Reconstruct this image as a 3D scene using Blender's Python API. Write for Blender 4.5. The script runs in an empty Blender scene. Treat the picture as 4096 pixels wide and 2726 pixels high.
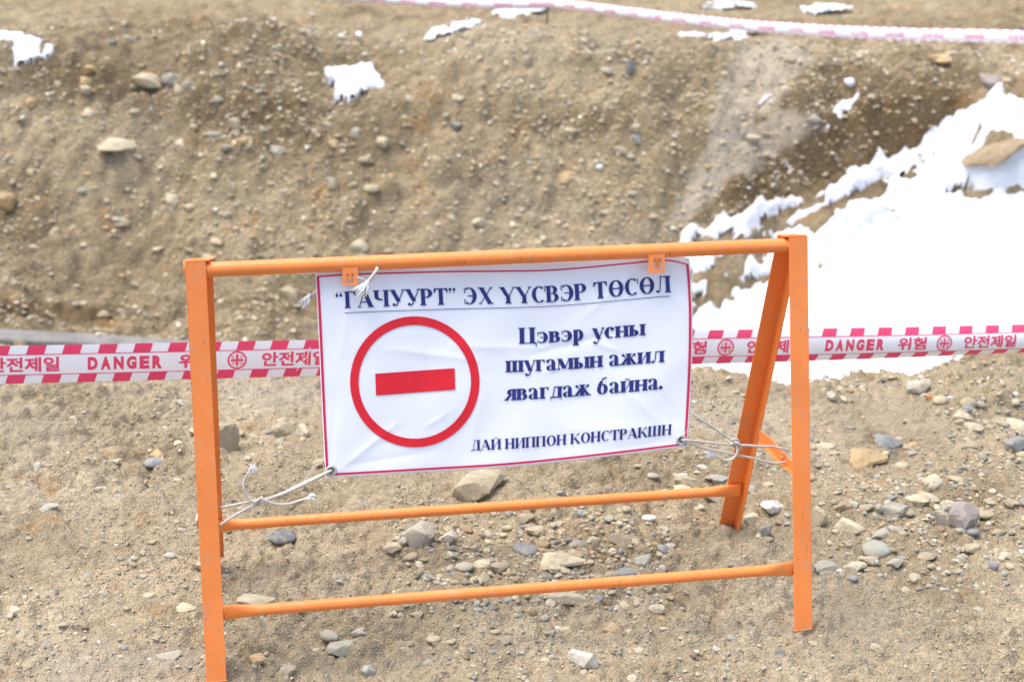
import bpy, math, random
import numpy as np
from mathutils import Vector, Matrix, Euler

SC = bpy.context.scene
COL = SC.collection
random.seed(7)
RNG = np.random.default_rng(11)

# ------------------------------------------------------------------ camera, light, exposure
CAMP = np.array([-0.602592, -3.082825, 1.846989])
YAW, PITCH, ROLL, F = 0.197796, 0.386941, 0.024378, 7000.78     # F in pixels of the 4096 px wide photograph
cy_, sy_ = math.cos(YAW), math.sin(YAW); cp_, sp_ = math.cos(PITCH), math.sin(PITCH)
FWD = np.array([sy_*cp_, cy_*cp_, -sp_]); _r = np.array([cy_, -sy_, 0.0]); _u = np.cross(_r, FWD)
RT = math.cos(ROLL)*_r + math.sin(ROLL)*_u
UP = -math.sin(ROLL)*_r + math.cos(ROLL)*_u
cam = bpy.data.cameras.new('camera'); camo = bpy.data.objects.new('camera', cam); COL.objects.link(camo)
camo.matrix_world = Matrix(((RT[0], UP[0], -FWD[0], CAMP[0]), (RT[1], UP[1], -FWD[1], CAMP[1]),
                            (RT[2], UP[2], -FWD[2], CAMP[2]), (0, 0, 0, 1)))
cam.sensor_fit = 'HORIZONTAL'; cam.sensor_width = 36.0; cam.lens = 36*F/4096
cam.clip_start = 0.05; cam.clip_end = 500
cam.dof.use_dof = True; cam.dof.focus_distance = 3.2; cam.dof.aperture_fstop = 6.3
SC.camera = camo

SUN_EL, SUN_AZ = math.radians(72), math.radians(285)    # azimuth measured clockwise from +Y
W = bpy.data.worlds.new('World'); SC.world = W; W.use_nodes = True
nt = W.node_tree; nt.nodes.clear()
sky = nt.nodes.new('ShaderNodeTexSky'); sky.sky_type = 'NISHITA'; sky.sun_disc = False
sky.sun_elevation = SUN_EL; sky.sun_rotation = SUN_AZ; sky.dust_density = 3.0; sky.air_density = 1.0; sky.ozone_density = 1.0
bg = nt.nodes.new('ShaderNodeBackground'); bg.inputs[1].default_value = 0.15
wo = nt.nodes.new('ShaderNodeOutputWorld')
nt.links.new(sky.outputs[0], bg.inputs[0]); nt.links.new(bg.outputs[0], wo.inputs[0])
sl = bpy.data.lights.new('sun', 'SUN'); sl.energy = 1.5; sl.angle = math.radians(46); sl.color = (1.0, 0.955, 0.89)
so = bpy.data.objects.new('sun', sl); COL.objects.link(so)
sd = Vector((math.sin(SUN_AZ)*math.cos(SUN_EL), math.cos(SUN_AZ)*math.cos(SUN_EL), math.sin(SUN_EL)))
so.rotation_euler = (-sd).to_track_quat('-Z', 'Y').to_euler(); so.location = (0, 0, 8)
SC.view_settings.view_transform = 'Standard'; SC.view_settings.look = 'None'
SC.view_settings.gamma = 1; SC.view_settings.use_curve_mapping = False
SC.view_settings.exposure = 1.2

# ------------------------------------------------------------------ projection helpers
def ray(px, py):
    return FWD + RT*((px-2048)/F) - UP*((py-1363)/F)
def at(px, py, Z): return CAMP + ray(px, py)*Z
def on_plane(px, py, p0, n):
    d = ray(px, py); n = np.array(n, float)
    return CAMP + d*(np.dot(np.array(p0)-CAMP, n)/np.dot(d, n))
def project(P):
    d = P-CAMP; z = d@FWD
    return 2048+F*(d@RT)/z, 1363-F*(d@UP)/z, z
D = 4096/2356.0      # overview pixels -> photograph pixels

# ------------------------------------------------------------------ noise
def vn(x, y, seed=0):
    xi = np.floor(x).astype(np.int64); yi = np.floor(y).astype(np.int64)
    xf = x-xi; yf = y-yi
    def h(a, b):
        n = (a*374761393 + b*668265263 + seed*1442695041) & 0xffffffff
        n = ((n ^ (n >> 13))*1274126177) & 0xffffffff
        n = ((n ^ (n >> 16))*2246822519) & 0xffffffff
        return ((n ^ (n >> 15)) & 0xffffff)/float(0xffffff)
    u = xf*xf*xf*(xf*(xf*6-15)+10); v = yf*yf*yf*(yf*(yf*6-15)+10)
    a = h(xi, yi); b = h(xi+1, yi); c = h(xi, yi+1); d = h(xi+1, yi+1)
    return (a+(b-a)*u+(c-a)*v+(a-b-c+d)*u*v)*2-1
def fbm(x, y, sc, octs, seed=0, gain=0.5):
    s = 0; a = 1.0
    for i in range(octs):
        c, t = math.cos(i*0.7), math.sin(i*0.7)
        s = s + a*vn((x*c-y*t)*sc+i*17.3, (x*t+y*c)*sc-i*9.1, seed+i); a *= gain; sc *= 2.03
    return s
def sst(e0, e1, x):
    t = np.clip((x-e0)/(e1-e0), 0, 1); return t*t*(3-2*t)
def lumps(x, y, cell, seed):
    """rounded clods: one jittered dome per cell, as a height 0..1"""
    gx = np.floor(x/cell).astype(np.int64); gy = np.floor(y/cell).astype(np.int64)
    best = np.zeros_like(x)
    for dx in (-1, 0, 1):
        for dy in (-1, 0, 1):
            cx = gx+dx; cyy = gy+dy
            n = (cx*73856093 ^ cyy*19349663 ^ (seed*83492791)) & 0x7fffffff
            n = (n*1103515245+12345) & 0x7fffffff; j1 = ((n >> 7) & 1023)/1023.0
            n = (n*1103515245+12345) & 0x7fffffff; j2 = ((n >> 7) & 1023)/1023.0
            n = (n*1103515245+12345) & 0x7fffffff; j3 = ((n >> 7) & 1023)/1023.0
            px = (cx+j1)*cell; py = (cyy+j2)*cell; r = cell*(0.2+0.65*j3*j3)
            d2 = ((x-px)**2+(y-py)**2)/(r*r)
            best = np.maximum(best, np.sqrt(np.clip(1-d2, 0, 1))*r/cell)
    return best

# ------------------------------------------------------------------ terrain
def ab(x, y):
    rx, ry = x-CAMP[0], y-CAMP[1]
    return rx*cy_-ry*sy_, rx*sy_+ry*cy_
def xy(a, b):
    return CAMP[0]+a*cy_+b*sy_, CAMP[1]-a*sy_+b*cy_
_lip = [(-1500, 1430, 0), (0, 1440, 0), (1200, 1440, 0), (2000, 1450, 0), (2781, 1492, 0), (2950, 1522, 0), (3268, 1572, 0), (3633, 1560, .01),
        (3850, 1482, .05), (3981, 1412, .08), (4120, 1392, .10), (5600, 1370, .12)]
_lu, _lb = [], []
for px, py, z0 in _lip:
    p = on_plane(px, py, (0, 0, z0), (0, 0, 1)); a, b = ab(p[0], p[1]); _lu.append(a/b); _lb.append(b)
FOOT, RIM = 10.2, 12.05
def H(x, y, fine=True):
    x = np.asarray(x, float); y = np.asarray(y, float)
    a, b = ab(x, y); u = a/np.maximum(b, .3)
    bl = np.interp(u, _lu, _lb)
    n1 = fbm(x, y, 1.7, 3, 3)
    quiet = np.exp(-((y-0.0)**2)/0.5)*np.exp(-(x/1.1)**4)
    zn = n1*0.028*(1-.8*quiet) + 0.012*fbm(x, y, 7.0, 2, 12)*(1-.5*quiet)
    zn = zn + 0.11*np.exp(-(((u-.30)/.07)**2+((b-4.2)/.45)**2)) + .035*np.exp(-(((u-.02)/.1)**2+((b-3.95)/.16)**2)) \
        + .03*np.exp(-(((u-.22)/.05)**2+((b-3.55)/.2)**2))
    if fine:
        rough = 0.45+0.55*sst(-.5, .6, fbm(x, y, 2.6, 2, 31))
        zn = zn + rough*(0.009*fbm(x, y, 24.0, 3, 5, .55)) + rough*.024*lumps(x, y, .055, 4) + rough*.017*lumps(x+.3, y, .024, 9) + .006*lumps(x, y+.2, .011, 19) - .022*rough \
            + .0016*fbm(x, y, 160., 2, 8)
    s = b-bl+0.02*fbm(x, y, 9, 2, 77)
    drop = np.where(s < 0, 0, np.where(s < .25, 2.2*s*s, .1375+1.1*(s-.25)))
    z = zn-drop
    # pit floor and the opposite bank
    t = np.clip((b-FOOT+.3*fbm(x, y, .55, 2, 40))/(RIM-FOOT), 0, 1)
    cl = np.exp(-((u-.205)/.055)**4)
    sh1 = t*t*(3-2*t)*.45+t*.55
    sh2 = np.where(t < .78, t*.78, np.where(t < .84, .6084+(t-.78)/.06*.33, .9384+(t-.84)/.16*.0616))
    shp = sh1*(1-cl)+sh2*cl
    zf = -2.42+1.5*shp
    zf = zf + .12*fbm(x, y, 1.1, 3, 50)*sst(9.0, 10, b)*(1-.45*sst(11.5, 13, b)) - .16*np.exp(-((u-.175-.045*(b-11.3))/.022)**2)*sst(9.6, 10.6, b)*(1-sst(11.8, 12.3, b))
    if fine:
        zf = zf + .03*fbm(x, y, 4.5, 3, 60) + .085*lumps(x, y, .21, 14)*(1-.6*sst(12, 13, b)) + .06*lumps(x, y, .09, 15)*(1-.5*sst(12, 13, b)) + .010*fbm(x, y, 22., 2, 61)
    zf = zf + .004*np.maximum(b-13, 0)
    return np.where(b > 7.2, zf, np.maximum(z, zf))
_ZS = np.concatenate([np.arange(2.3, 6.2, .006), np.arange(6.2, 20, .02)])
def hit(px, py):
    P = CAMP+_ZS[:, None]*ray(px, py)[None, :]
    below = P[:, 2] < H(P[:, 0], P[:, 1], False)
    i = int(np.argmax(below)) if below.any() else len(_ZS)-1
    return P[i], _ZS[i]

# ------------------------------------------------------------------ materials
def mat(name):
    m = bpy.data.materials.new(name); m.use_nodes = True
    n = m.node_tree; b = n.nodes['Principled BSDF']
    return m, n, b
def node(n, typ, ins=None, **kw):
    o = n.nodes.new(typ)
    for k, v in kw.items(): setattr(o, k, v)
    for k, v in (ins or {}).items():
        if isinstance(v, bpy.types.NodeSocket): n.links.new(v, o.inputs[k])
        else: o.inputs[k].default_value = v
    return o
def c4(c): return (c[0], c[1], c[2], 1)
def mix(n, f, a, b, bt='MIX'):
    o = n.nodes.new('ShaderNodeMix'); o.data_type = 'RGBA'; o.blend_type = bt
    for k, v in ((0, f), (6, a), (7, b)):
        if isinstance(v, bpy.types.NodeSocket): n.links.new(v, o.inputs[k])
        else: o.inputs[k].default_value = v if k == 0 else c4(v)
    return o.outputs[2]
def ramp(n, f, stops):
    o = n.nodes.new('ShaderNodeValToRGB'); e = o.color_ramp.elements
    e[0].position, e[0].color = stops[0][0], c4(stops[0][1]); e[1].position, e[1].color = stops[-1][0], c4(stops[-1][1])
    for p, c in stops[1:-1]:
        k = e.new(p); k.color = c4(c)
    n.links.new(f, o.inputs[0]); return o.outputs[0]
def g3(v): return (v, v, v)
def coord(n): return n.nodes.new('ShaderNodeNewGeometry').outputs['Position']
def noise(n, sc, det=4, rough=.6, vec=None):
    o = node(n, 'ShaderNodeTexNoise', {'Scale': sc, 'Detail': det, 'Roughness': rough})
    n.links.new(vec if vec is not None else coord(n), o.inputs['Vector']); return o.outputs['Fac']

def soil_material(name, base, dark, pale, k, damp_col, pale_col):
    """k scales the grain: 1 for the near ground, smaller for the far bank"""
    m, n, b = mat(name); P = coord(n)
    big = noise(n, 2.2*k if k < 1 else 2.6, 4, .6, P)
    c = ramp(n, big, [(.30, dark), (.50, base), (.72, pale)])
    mid = noise(n, 34*k, 5, .65, P)
    c = mix(n, 1.0, c, ramp(n, mid, [(.30, g3(.78)), (.5, g3(1.0)), (.70, g3(1.18))]), 'MULTIPLY')
    v = node(n, 'ShaderNodeTexVoronoi', {'Vector': P, 'Scale': 230*k, 'Randomness': 1.0})
    sp = n.nodes.new('ShaderNodeSeparateColor'); n.links.new(v.outputs['Color'], sp.inputs[0])
    c = mix(n, .55, c, ramp(n, sp.outputs[0], [(.0, g3(.62)), (.45, g3(1.0)), (.8, g3(1.05)), (1, (1.55, 1.5, 1.42))]), 'MULTIPLY')
    red = ramp(n, noise(n, 9*k, 3, .6, P), [(.60, g3(0)), (.74, g3(1))])
    c = mix(n, red, c, mix(n, 1, c, (1.0, .80, .62), 'MULTIPLY'))
    at1 = n.nodes.new('ShaderNodeAttribute'); at1.attribute_name = 'damp'
    c = mix(n, at1.outputs['Fac'], c, mix(n, 1.0, c, damp_col, 'MULTIPLY'))
    at2 = n.nodes.new('ShaderNodeAttribute'); at2.attribute_name = 'pale'
    c = mix(n, at2.outputs['Fac'], c, mix(n, .8, c, pale_col))
    n.links.new(c, b.inputs['Base Color']); b.inputs['Roughness'].default_value = .95
    b.inputs['Specular IOR Level'].default_value = .15
    hsum = node(n, 'ShaderNodeMath', {0: noise(n, 190*k, 6, .7, P), 1: v.outputs['Distance']}, operation='SUBTRACT')
    bp = node(n, 'ShaderNodeBump', {'Strength': .9, 'Distance': .004/k, 'Height': hsum.outputs[0]})
    n.links.new(bp.outputs[0], b.inputs['Normal'])
    return m
M_GROUND = soil_material('near_soil', (.340, .274, .176), (.250, .196, .122), (.430, .358, .245), 1.0, (.62, .58, .52), (.38, .33, .26))
M_BANK = soil_material('bank_soil', (.305, .238, .142), (.215, .162, .092), (.395, .322, .205), .28, (.52, .47, .42), (.50, .445, .35))

def rock_material(name, k=1.0, attr=None):
    m, n, b = mat(name)
    tc = n.nodes.new('ShaderNodeTexCoord').outputs['Object']
    P = coord(n)
    if attr:
        a_ = n.nodes.new('ShaderNodeAttribute'); a_.attribute_name = attr; c = a_.outputs['Color']
    else:
        c = n.nodes.new('ShaderNodeObjectInfo').outputs['Color']
    c = mix(n, 1, c, ramp(n, noise(n, 45*k, 5, .65, P), [(.28, (.70, .68, .66)), (.5, g3(1)), (.72, (1.25, 1.22, 1.16))]), 'MULTIPLY')
    if not attr:
        rust = ramp(n, noise(n, 30*k, 3, .6, P), [(.58, g3(0)), (.72, g3(.55))])
        c = mix(n, rust, c, (.40, .27, .14))
    gm = n.nodes.new('ShaderNodeNewGeometry'); sx = n.nodes.new('ShaderNodeSeparateXYZ'); n.links.new(gm.outputs['Normal'], sx.inputs[0])
    dn = node(n, 'ShaderNodeMath', {0: noise(n, 60*k, 4, .7, P), 1: .72}, operation='GREATER_THAN')
    dust = ramp(n, noise(n, 70*k, 5, .75, P), [(.42, g3(0)), (.62, g3(.65))])
    c = mix(n, dust, c, (.375, .31, .20))
    n.links.new(c, b.inputs['Base Color']); b.inputs['Roughness'].default_value = .85; b.inputs['Specular IOR Level'].default_value = .25
    bp = node(n, 'ShaderNodeBump', {'Strength': .7, 'Distance': .003/k, 'Height': noise(n, 160*k, 6, .7, P)})
    n.links.new(bp.outputs[0], b.inputs['Normal'])
    return m
M_ROCK = rock_material('rock', 1.0); M_ROCKFAR = rock_material('bank_rock', .35)
M_GRIT = rock_material('gravel', 1.0, 'tint'); M_GRITFAR = rock_material('bank_gravel', .35, 'tint')

def snow_material():
    m, n, b = mat('snow'); P = coord(n)
    c = ramp(n, noise(n, 3.0, 4, .6, P), [(.35, (.62, .64, .68)), (.6, (.78, .79, .81))])
    dirt = ramp(n, noise(n, 16, 5, .7, P), [(.66, g3(0)), (.82, g3(.35))])
    c = mix(n, dirt, c, (.45, .38, .30))
    n.links.new(c, b.inputs['Base Color']); b.inputs['Roughness'].default_value = .8; b.inputs['Specular IOR Level'].default_value = .2
    bp = node(n, 'ShaderNodeBump', {'Strength': .8, 'Distance': .05, 'Height': noise(n, 9, 6, .6, P)})
    n.links.new(bp.outputs[0], b.inputs['Normal'])
    return m
M_SNOW = snow_material()

def paint_material(name, col):
    m, n, b = mat(name)
    tc = n.nodes.new('ShaderNodeTexCoord').outputs['Object']; P = coord(n)
    c = mix(n, ramp(n, noise(n, 9, 3, .6, P), [(.35, g3(0)), (.7, g3(1))]), tuple(v*.93 for v in col), tuple(min(1, v*1.05) for v in col))
    mp = node(n, 'ShaderNodeMapping', {'Vector': P, 'Scale': (1, 1, .22)})
    dusty = ramp(n, noise(n, 55, 6, .75, mp.outputs[0]), [(.52, g3(0)), (.72, g3(.55))])
    c = mix(n, dusty, c, (.50, .33, .20))
    mp2 = node(n, 'ShaderNodeMapping', {'Vector': P, 'Scale': (1, 1, .18)})
    patch = ramp(n, noise(n, 3.1, 2, .5, P), [(.47, g3(0)), (.55, g3(1))])
    scr = ramp(n, noise(n, 150, 5, .8, mp2.outputs[0]), [(.63, g3(0)), (.67, g3(1))])
    f = node(n, 'ShaderNodeMath', {0: patch, 1: scr}, operation='MULTIPLY').outputs[0]
    c = mix(n, f, c, (.12, .08, .05))
    n.links.new(c, b.inputs['Base Color'])
    n.links.new(ramp(n, noise(n, 30, 4, .6, P), [(.3, g3(.34)), (.7, g3(.52))]), b.inputs['Roughness'])
    bp = node(n, 'ShaderNodeBump', {'Strength': .12, 'Distance': .002, 'Height': noise(n, 120, 4, .6, P)})
    n.links.new(bp.outputs[0], b.inputs['Normal'])
    return m
M_ORANGE = paint_material('orange_paint', (.90, .25, .05))
def simple(name, col, rough=.5, spec=.3, bump=None, metallic=0, var=.06, sc=40):
    m, n, b = mat(name); P = coord(n)
    c = mix(n, ramp(n, noise(n, sc, 4, .6, P), [(.3, g3(0)), (.7, g3(1))]), tuple(v*(1-var) for v in col), tuple(min(1, v*(1+var)) for v in col))
    n.links.new(c, b.inputs['Base Color']); b.inputs['Roughness'].default_value = rough
    b.inputs['Specular IOR Level'].default_value = spec; b.inputs['Metallic'].default_value = metallic
    if bump:
        bp = node(n, 'ShaderNodeBump', {'Strength': bump[1], 'Distance': bump[2], 'Height': noise(n, bump[0], 4, .6, P)})
        n.links.new(bp.outputs[0], b.inputs['Normal'])
    return m
M_CLOTH = simple('banner_vinyl', (.82, .82, .86), .42, .35, (420, .12, .0006), var=.015, sc=6)
M_PRED = simple('red_print', (.72, .014, .026), .40, .35, var=.08, sc=25)
M_BRED = simple('border_red_print', (.62, .018, .075), .42, .3, var=.06)
M_NAVY = simple('navy_print', (.024, .028, .17), .42, .3, var=.15, sc=60)
M_TAPE = simple('tape_film', (.90, .90, .915), .22, .5, (30, .1, .002), var=.02, sc=8)
M_TREDFAR = simple('faded_tape_print', (.80, .27, .40), .3, .4)
M_TRED = simple('tape_red_print', (.84, .062, .155), .25, .5, var=.05, sc=8)
M_ROPE = simple('rope_cord', (.56, .51, .44), .9, .1, (900, .8, .0012), var=.12, sc=300)
M_FRAY = simple('frayed_fibre', (.80, .79, .76), .9, .1, var=.05)
M_THREAD = simple('loose_thread', (.74, .70, .64), .8, .2)
M_STEEL = simple('eyelet_steel', (.52, .51, .49), .4, .5, metallic=.45)
M_HOLE = simple('eyelet_hole', (.20, .19, .17), .9, .1)
M_CONC = simple('concrete', (.22, .21, .19), .9, .2, (60, .8, .01), var=.22, sc=9)
M_POST = simple('rusty_steel', (.10, .075, .06), .8, .2)

# ------------------------------------------------------------------ mesh helpers
def mesh_np(name, V, Q, mt, smooth=False, tri=False):
    me = bpy.data.meshes.new(name); V = np.asarray(V, np.float32); Q = np.asarray(Q, np.int32)
    k = Q.shape[1]
    me.vertices.add(len(V)); me.vertices.foreach_set('co', V.ravel())
    me.loops.add(Q.size); me.loops.foreach_set('vertex_index', Q.ravel())
    me.polygons.add(len(Q)); me.polygons.foreach_set('loop_start', np.arange(0, Q.size, k, dtype=np.int32))
    me.polygons.foreach_set('loop_total', np.full(len(Q), k, np.int32))
    me.polygons.foreach_set('use_smooth', np.full(len(Q), smooth, bool))
    me.update(calc_edges=True); me.materials.append(mt)
    return me
def link(name, me, parent=None, label=None, cat=None, group=None, kind=None):
    o = bpy.data.objects.new(name, me); COL.objects.link(o)
    if parent is not None: o.parent = parent
    if label: o['label'] = label
    if cat: o['category'] = cat
    if group: o['group'] = group
    if kind: o['kind'] = kind
    return o
def empty(name, loc, label, cat, group=None):
    o = link(name, None, None, label, cat, group); o.location = loc; o.empty_display_size = .05
    bpy.context.view_layer.update(); return o
def attr(me, name, vals):
    a = me.attributes.new(name, 'FLOAT', 'POINT'); a.data.foreach_set('value', np.asarray(vals, np.float32))
class MB:
    def __init__(s): s.v = []; s.f = []
    def add(s, vs, fs):
        k = len(s.v); s.v += [tuple(map(float, v)) for v in vs]; s.f += [tuple(i+k for i in f) for f in fs]
    def box(s, c, ex, ey, ez):
        """c centre, ex/ey/ez half-extent vectors"""
        c, ex, ey, ez = map(np.array, (c, ex, ey, ez)); vs = []
        for i in (-1, 1):
            for j in (-1, 1):
                for k in (-1, 1): vs.append(c+i*ex+j*ey+k*ez)
        s.add(vs, [(0, 1, 3, 2), (4, 6, 7, 5), (0, 4, 5, 1), (2, 3, 7, 6), (0, 2, 6, 4), (1, 5, 7, 3)])
    def tube(s, pts, r, seg=10, cap=True, flat=None):
        """pts list of points; r scalar or list; flat list of (su, sv) section scales"""
        P = [np.array(p, float) for p in pts]; n = len(P); rs = r if hasattr(r, '__len__') else [r]*n
        vs = []; up = None
        for i in range(n):
            t = P[min(i+1, n-1)]-P[max(i-1, 0)]; t = t/(np.linalg.norm(t)+1e-12)
            if up is None:
                up = np.array((0, 0, 1.)) if abs(t[2]) < .9 else np.array((1., 0, 0))
            sd_ = np.cross(t, up); sd_ /= np.linalg.norm(sd_)+1e-12; up = np.cross(sd_, t)
            fu, fv = flat[i] if flat else (1, 1)
            for k in range(seg):
                a = 2*math.pi*k/seg
                vs.append(P[i]+rs[i]*(math.cos(a)*sd_*fu+math.sin(a)*up*fv))
        fs = [(i*seg+k, i*seg+(k+1) % seg, (i+1)*seg+(k+1) % seg, (i+1)*seg+k) for i in range(n-1) for k in range(seg)]
        if cap: fs += [tuple(range(seg-1, -1, -1)), tuple((n-1)*seg+k for k in range(seg))]
        s.add(vs, fs)
    def mesh(s, name, mt, smooth=False):
        me = bpy.data.meshes.new(name); me.from_pydata(s.v, [], s.f); me.update(); me.materials.append(mt)
        if smooth:
            me.polygons.foreach_set('use_smooth', [len(p.vertices) <= 4 for p in me.polygons])
        return me
    def build(s, name, mt, parent=None, smooth=False, bevel=0, **kw):
        o = link(name, s.mesh(name, mt, smooth), None, **kw)
        if parent is not None:
            o.parent = parent; o.matrix_parent_inverse = parent.matrix_world.inverted()
        if bevel:
            m = o.modifiers.new('bevel', 'BEVEL'); m.width = bevel; m.segments = 2; m.limit_method = 'ANGLE'
        return o
def spline(pts, n=8):
    P = [np.array(p, float) for p in pts]; out = []
    Q = [2*P[0]-P[1]]+P+[2*P[-1]-P[-2]]
    for i in range(1, len(Q)-2):
        for k in range(n):
            t = k/n; a, b, c, d = Q[i-1:i+3]
            out.append(.5*((2*b)+(c-a)*t+(2*a-5*b+4*c-d)*t*t+(3*b-a-3*c+d)*t**3))
    out.append(P[-1]); return out

# ------------------------------------------------------------------ the ground and the pit
def fan(us, bs, fine=True):
    U, B = np.meshgrid(us, bs); X, Y = xy(U*B, B); Z = H(X, Y, fine)
    V = np.stack([X, Y, Z], -1).reshape(-1, 3); nr, nc = len(bs), len(us)
    i = np.arange(nr-1)[:, None]*nc+np.arange(nc-1)[None, :]
    Q = np.stack([i, i+1, i+nc+1, i+nc], -1).reshape(-1, 4)
    return V, Q
def blob_sum(V, blobs):
    px, py, z = project(V); px = px/D; py = py/D
    wx = px+22*vn(V[:, 0]*2.5, V[:, 1]*2.5, 90); wy = py+14*vn(V[:, 0]*2.5+9, V[:, 1]*2.5, 91)
    s = np.zeros(len(V))
    for cx, cyy, rx, ry, rot, k in blobs:
        c, t = math.cos(math.radians(rot)), math.sin(math.radians(rot))
        dx = (wx-cx)*c+(wy-cyy)*t; dy = -(wx-cx)*t+(wy-cyy)*c
        s = np.maximum(s, k*np.exp(-((dx/rx)**2+(dy/ry)**2)**1.4))
    return np.clip(s, 0, 1)
def poly_sd(px, py, poly):
    """signed distance to a polygon, positive inside"""
    P = np.array(poly, float); n = len(P); d = np.full(px.shape, 1e9); ins = np.zeros(px.shape, bool)
    for i in range(n):
        a = P[i]; b = P[(i+1) % n]; e = b-a; wx = px-a[0]; wy = py-a[1]
        t = np.clip((wx*e[0]+wy*e[1])/(e@e+1e-9), 0, 1)
        d = np.minimum(d, np.hypot(wx-e[0]*t, wy-e[1]*t))
        c = ((a[1] <= py) & (b[1] > py)) | ((b[1] <= py) & (a[1] > py))
        xi = a[0]+(py-a[1])/(b[1]-a[1]+1e-12)*(b[0]-a[0])
        ins ^= c & (px < xi)
    return np.where(ins, d, -d)
def area(V, polys, soft):
    px, py, z = project(V); px = px/D+16*fbm(V[:, 0], V[:, 1], 5, 4, 71, .6); py = py/D+10*fbm(V[:, 0]+5, V[:, 1], 5, 4, 72, .6)
    m = np.full(len(V), -1e9)
    for p in polys: m = np.maximum(m, poly_sd(px, py, p))
    return sst(-soft, soft, m+soft*.8*fbm(V[:, 0], V[:, 1], 14, 3, 73))
SCARS = [[(1690, 110), (1780, 98), (1862, 100), (1830, 170), (1790, 220), (1740, 270), (1700, 330), (1690, 400), (1640, 450), (1560, 520), (1520, 530), (1580, 430), (1630, 340), (1640, 260), (1660, 180)],
         [(1700, 300), (1780, 262), (1870, 270), (1890, 290), (1850, 330), (1790, 360), (1720, 400), (1690, 400)]]
DARKP = [(1830, 160), (1960, 150), (2120, 150), (2240, 170), (2200, 300), (2080, 330), (1900, 440), (1800, 470), (1700, 500), (1640, 540), (1650, 470), (1720, 390), (1800, 350), (1890, 290), (1800, 250), (1780, 220)]
def side(n, w=.44, out=1.5, ne=14):
    e = w+(out-w)*(np.arange(1, ne+1)/ne)**1.8
    return np.concatenate([-e[::-1], np.linspace(-w, w, n), e])
near_b = np.concatenate([np.linspace(.6, 2.5, 16)[:-1], np.linspace(2.5, 4.95, 540), np.linspace(4.95, 6.6, 60)[1:]])
V, Q = fan(side(670), near_b); me = mesh_np('ground', V, Q, M_GROUND, True)
attr(me, 'damp', blob_sum(V, [(2260, 1150, 110, 80, 0, .75), (700, 1020, 120, 40, 0, .25), (1350, 1215, 60, 22, 0, .55), (2240, 1360, 160, 60, 0, .3), (1000, 1420, 160, 60, 0, .2), (300, 700, 90, 30, 0, .2), (1560, 1230, 90, 40, 0, .3)]))
attr(me, 'pale', blob_sum(V, [(640, 900, 170, 40, 0, .6), (1700, 950, 150, 60, 0, .45), (250, 1530, 250, 60, 0, .5), (80, 980, 100, 50, 0, .3), (2000, 950, 200, 50, 0, .3), (1950, 1450, 200, 60, 0, .3)]))
GROUND = link('ground', me, kind='structure')
far_b = np.concatenate([np.linspace(6.6, 9.5, 26)[:-1], np.linspace(9.5, 14.6, 470), 14.6+45*(np.arange(1, 22)/21)**2])
V, Q = fan(side(470), far_b); me = mesh_np('pit_bank', V, Q, M_BANK, True)
DARK = [(620, 270, 280, 90, 8, .5), (200, 190, 260, 70, 10, .55), (50, 480, 140, 190, 0, .5), (1280, 270, 300, 60, 5, .5), (2020, 320, 230, 130, -20, .95),
        (1760, 430, 140, 80, -35, .85), (1900, 175, 80, 20, 0, 1), (120, 720, 260, 30, 0, .7), (600, 700, 160, 30, 0, .5), (2100, 180, 120, 30, 5, .4), (1350, 130, 60, 22, 0, .5), (1450, 125, 40, 18, 0, .55), (1050, 50, 500, 40, 0, .15)]
PALE = [(1745, 210, 55, 130, 20, 1), (1810, 300, 110, 42, -25, 1), (1690, 360, 60, 70, 0, .7), (1500, 560, 260, 80, 0, .35), (1150, 500, 300, 120, 0, .3), (300, 350, 120, 120, 0, .3), (1300, 80, 500, 40, 0, .3)]
attr(me, 'damp', np.maximum(sst(.12, .75, blob_sum(V, DARK)), .85*area(V, [DARKP], 22))); attr(me, 'pale', np.clip(.75*area(V, SCARS, 12)+.5*blob_sum(V, PALE[3:]), 0, 1))
BANK = link('pit_bank', me, kind='structure')

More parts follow.
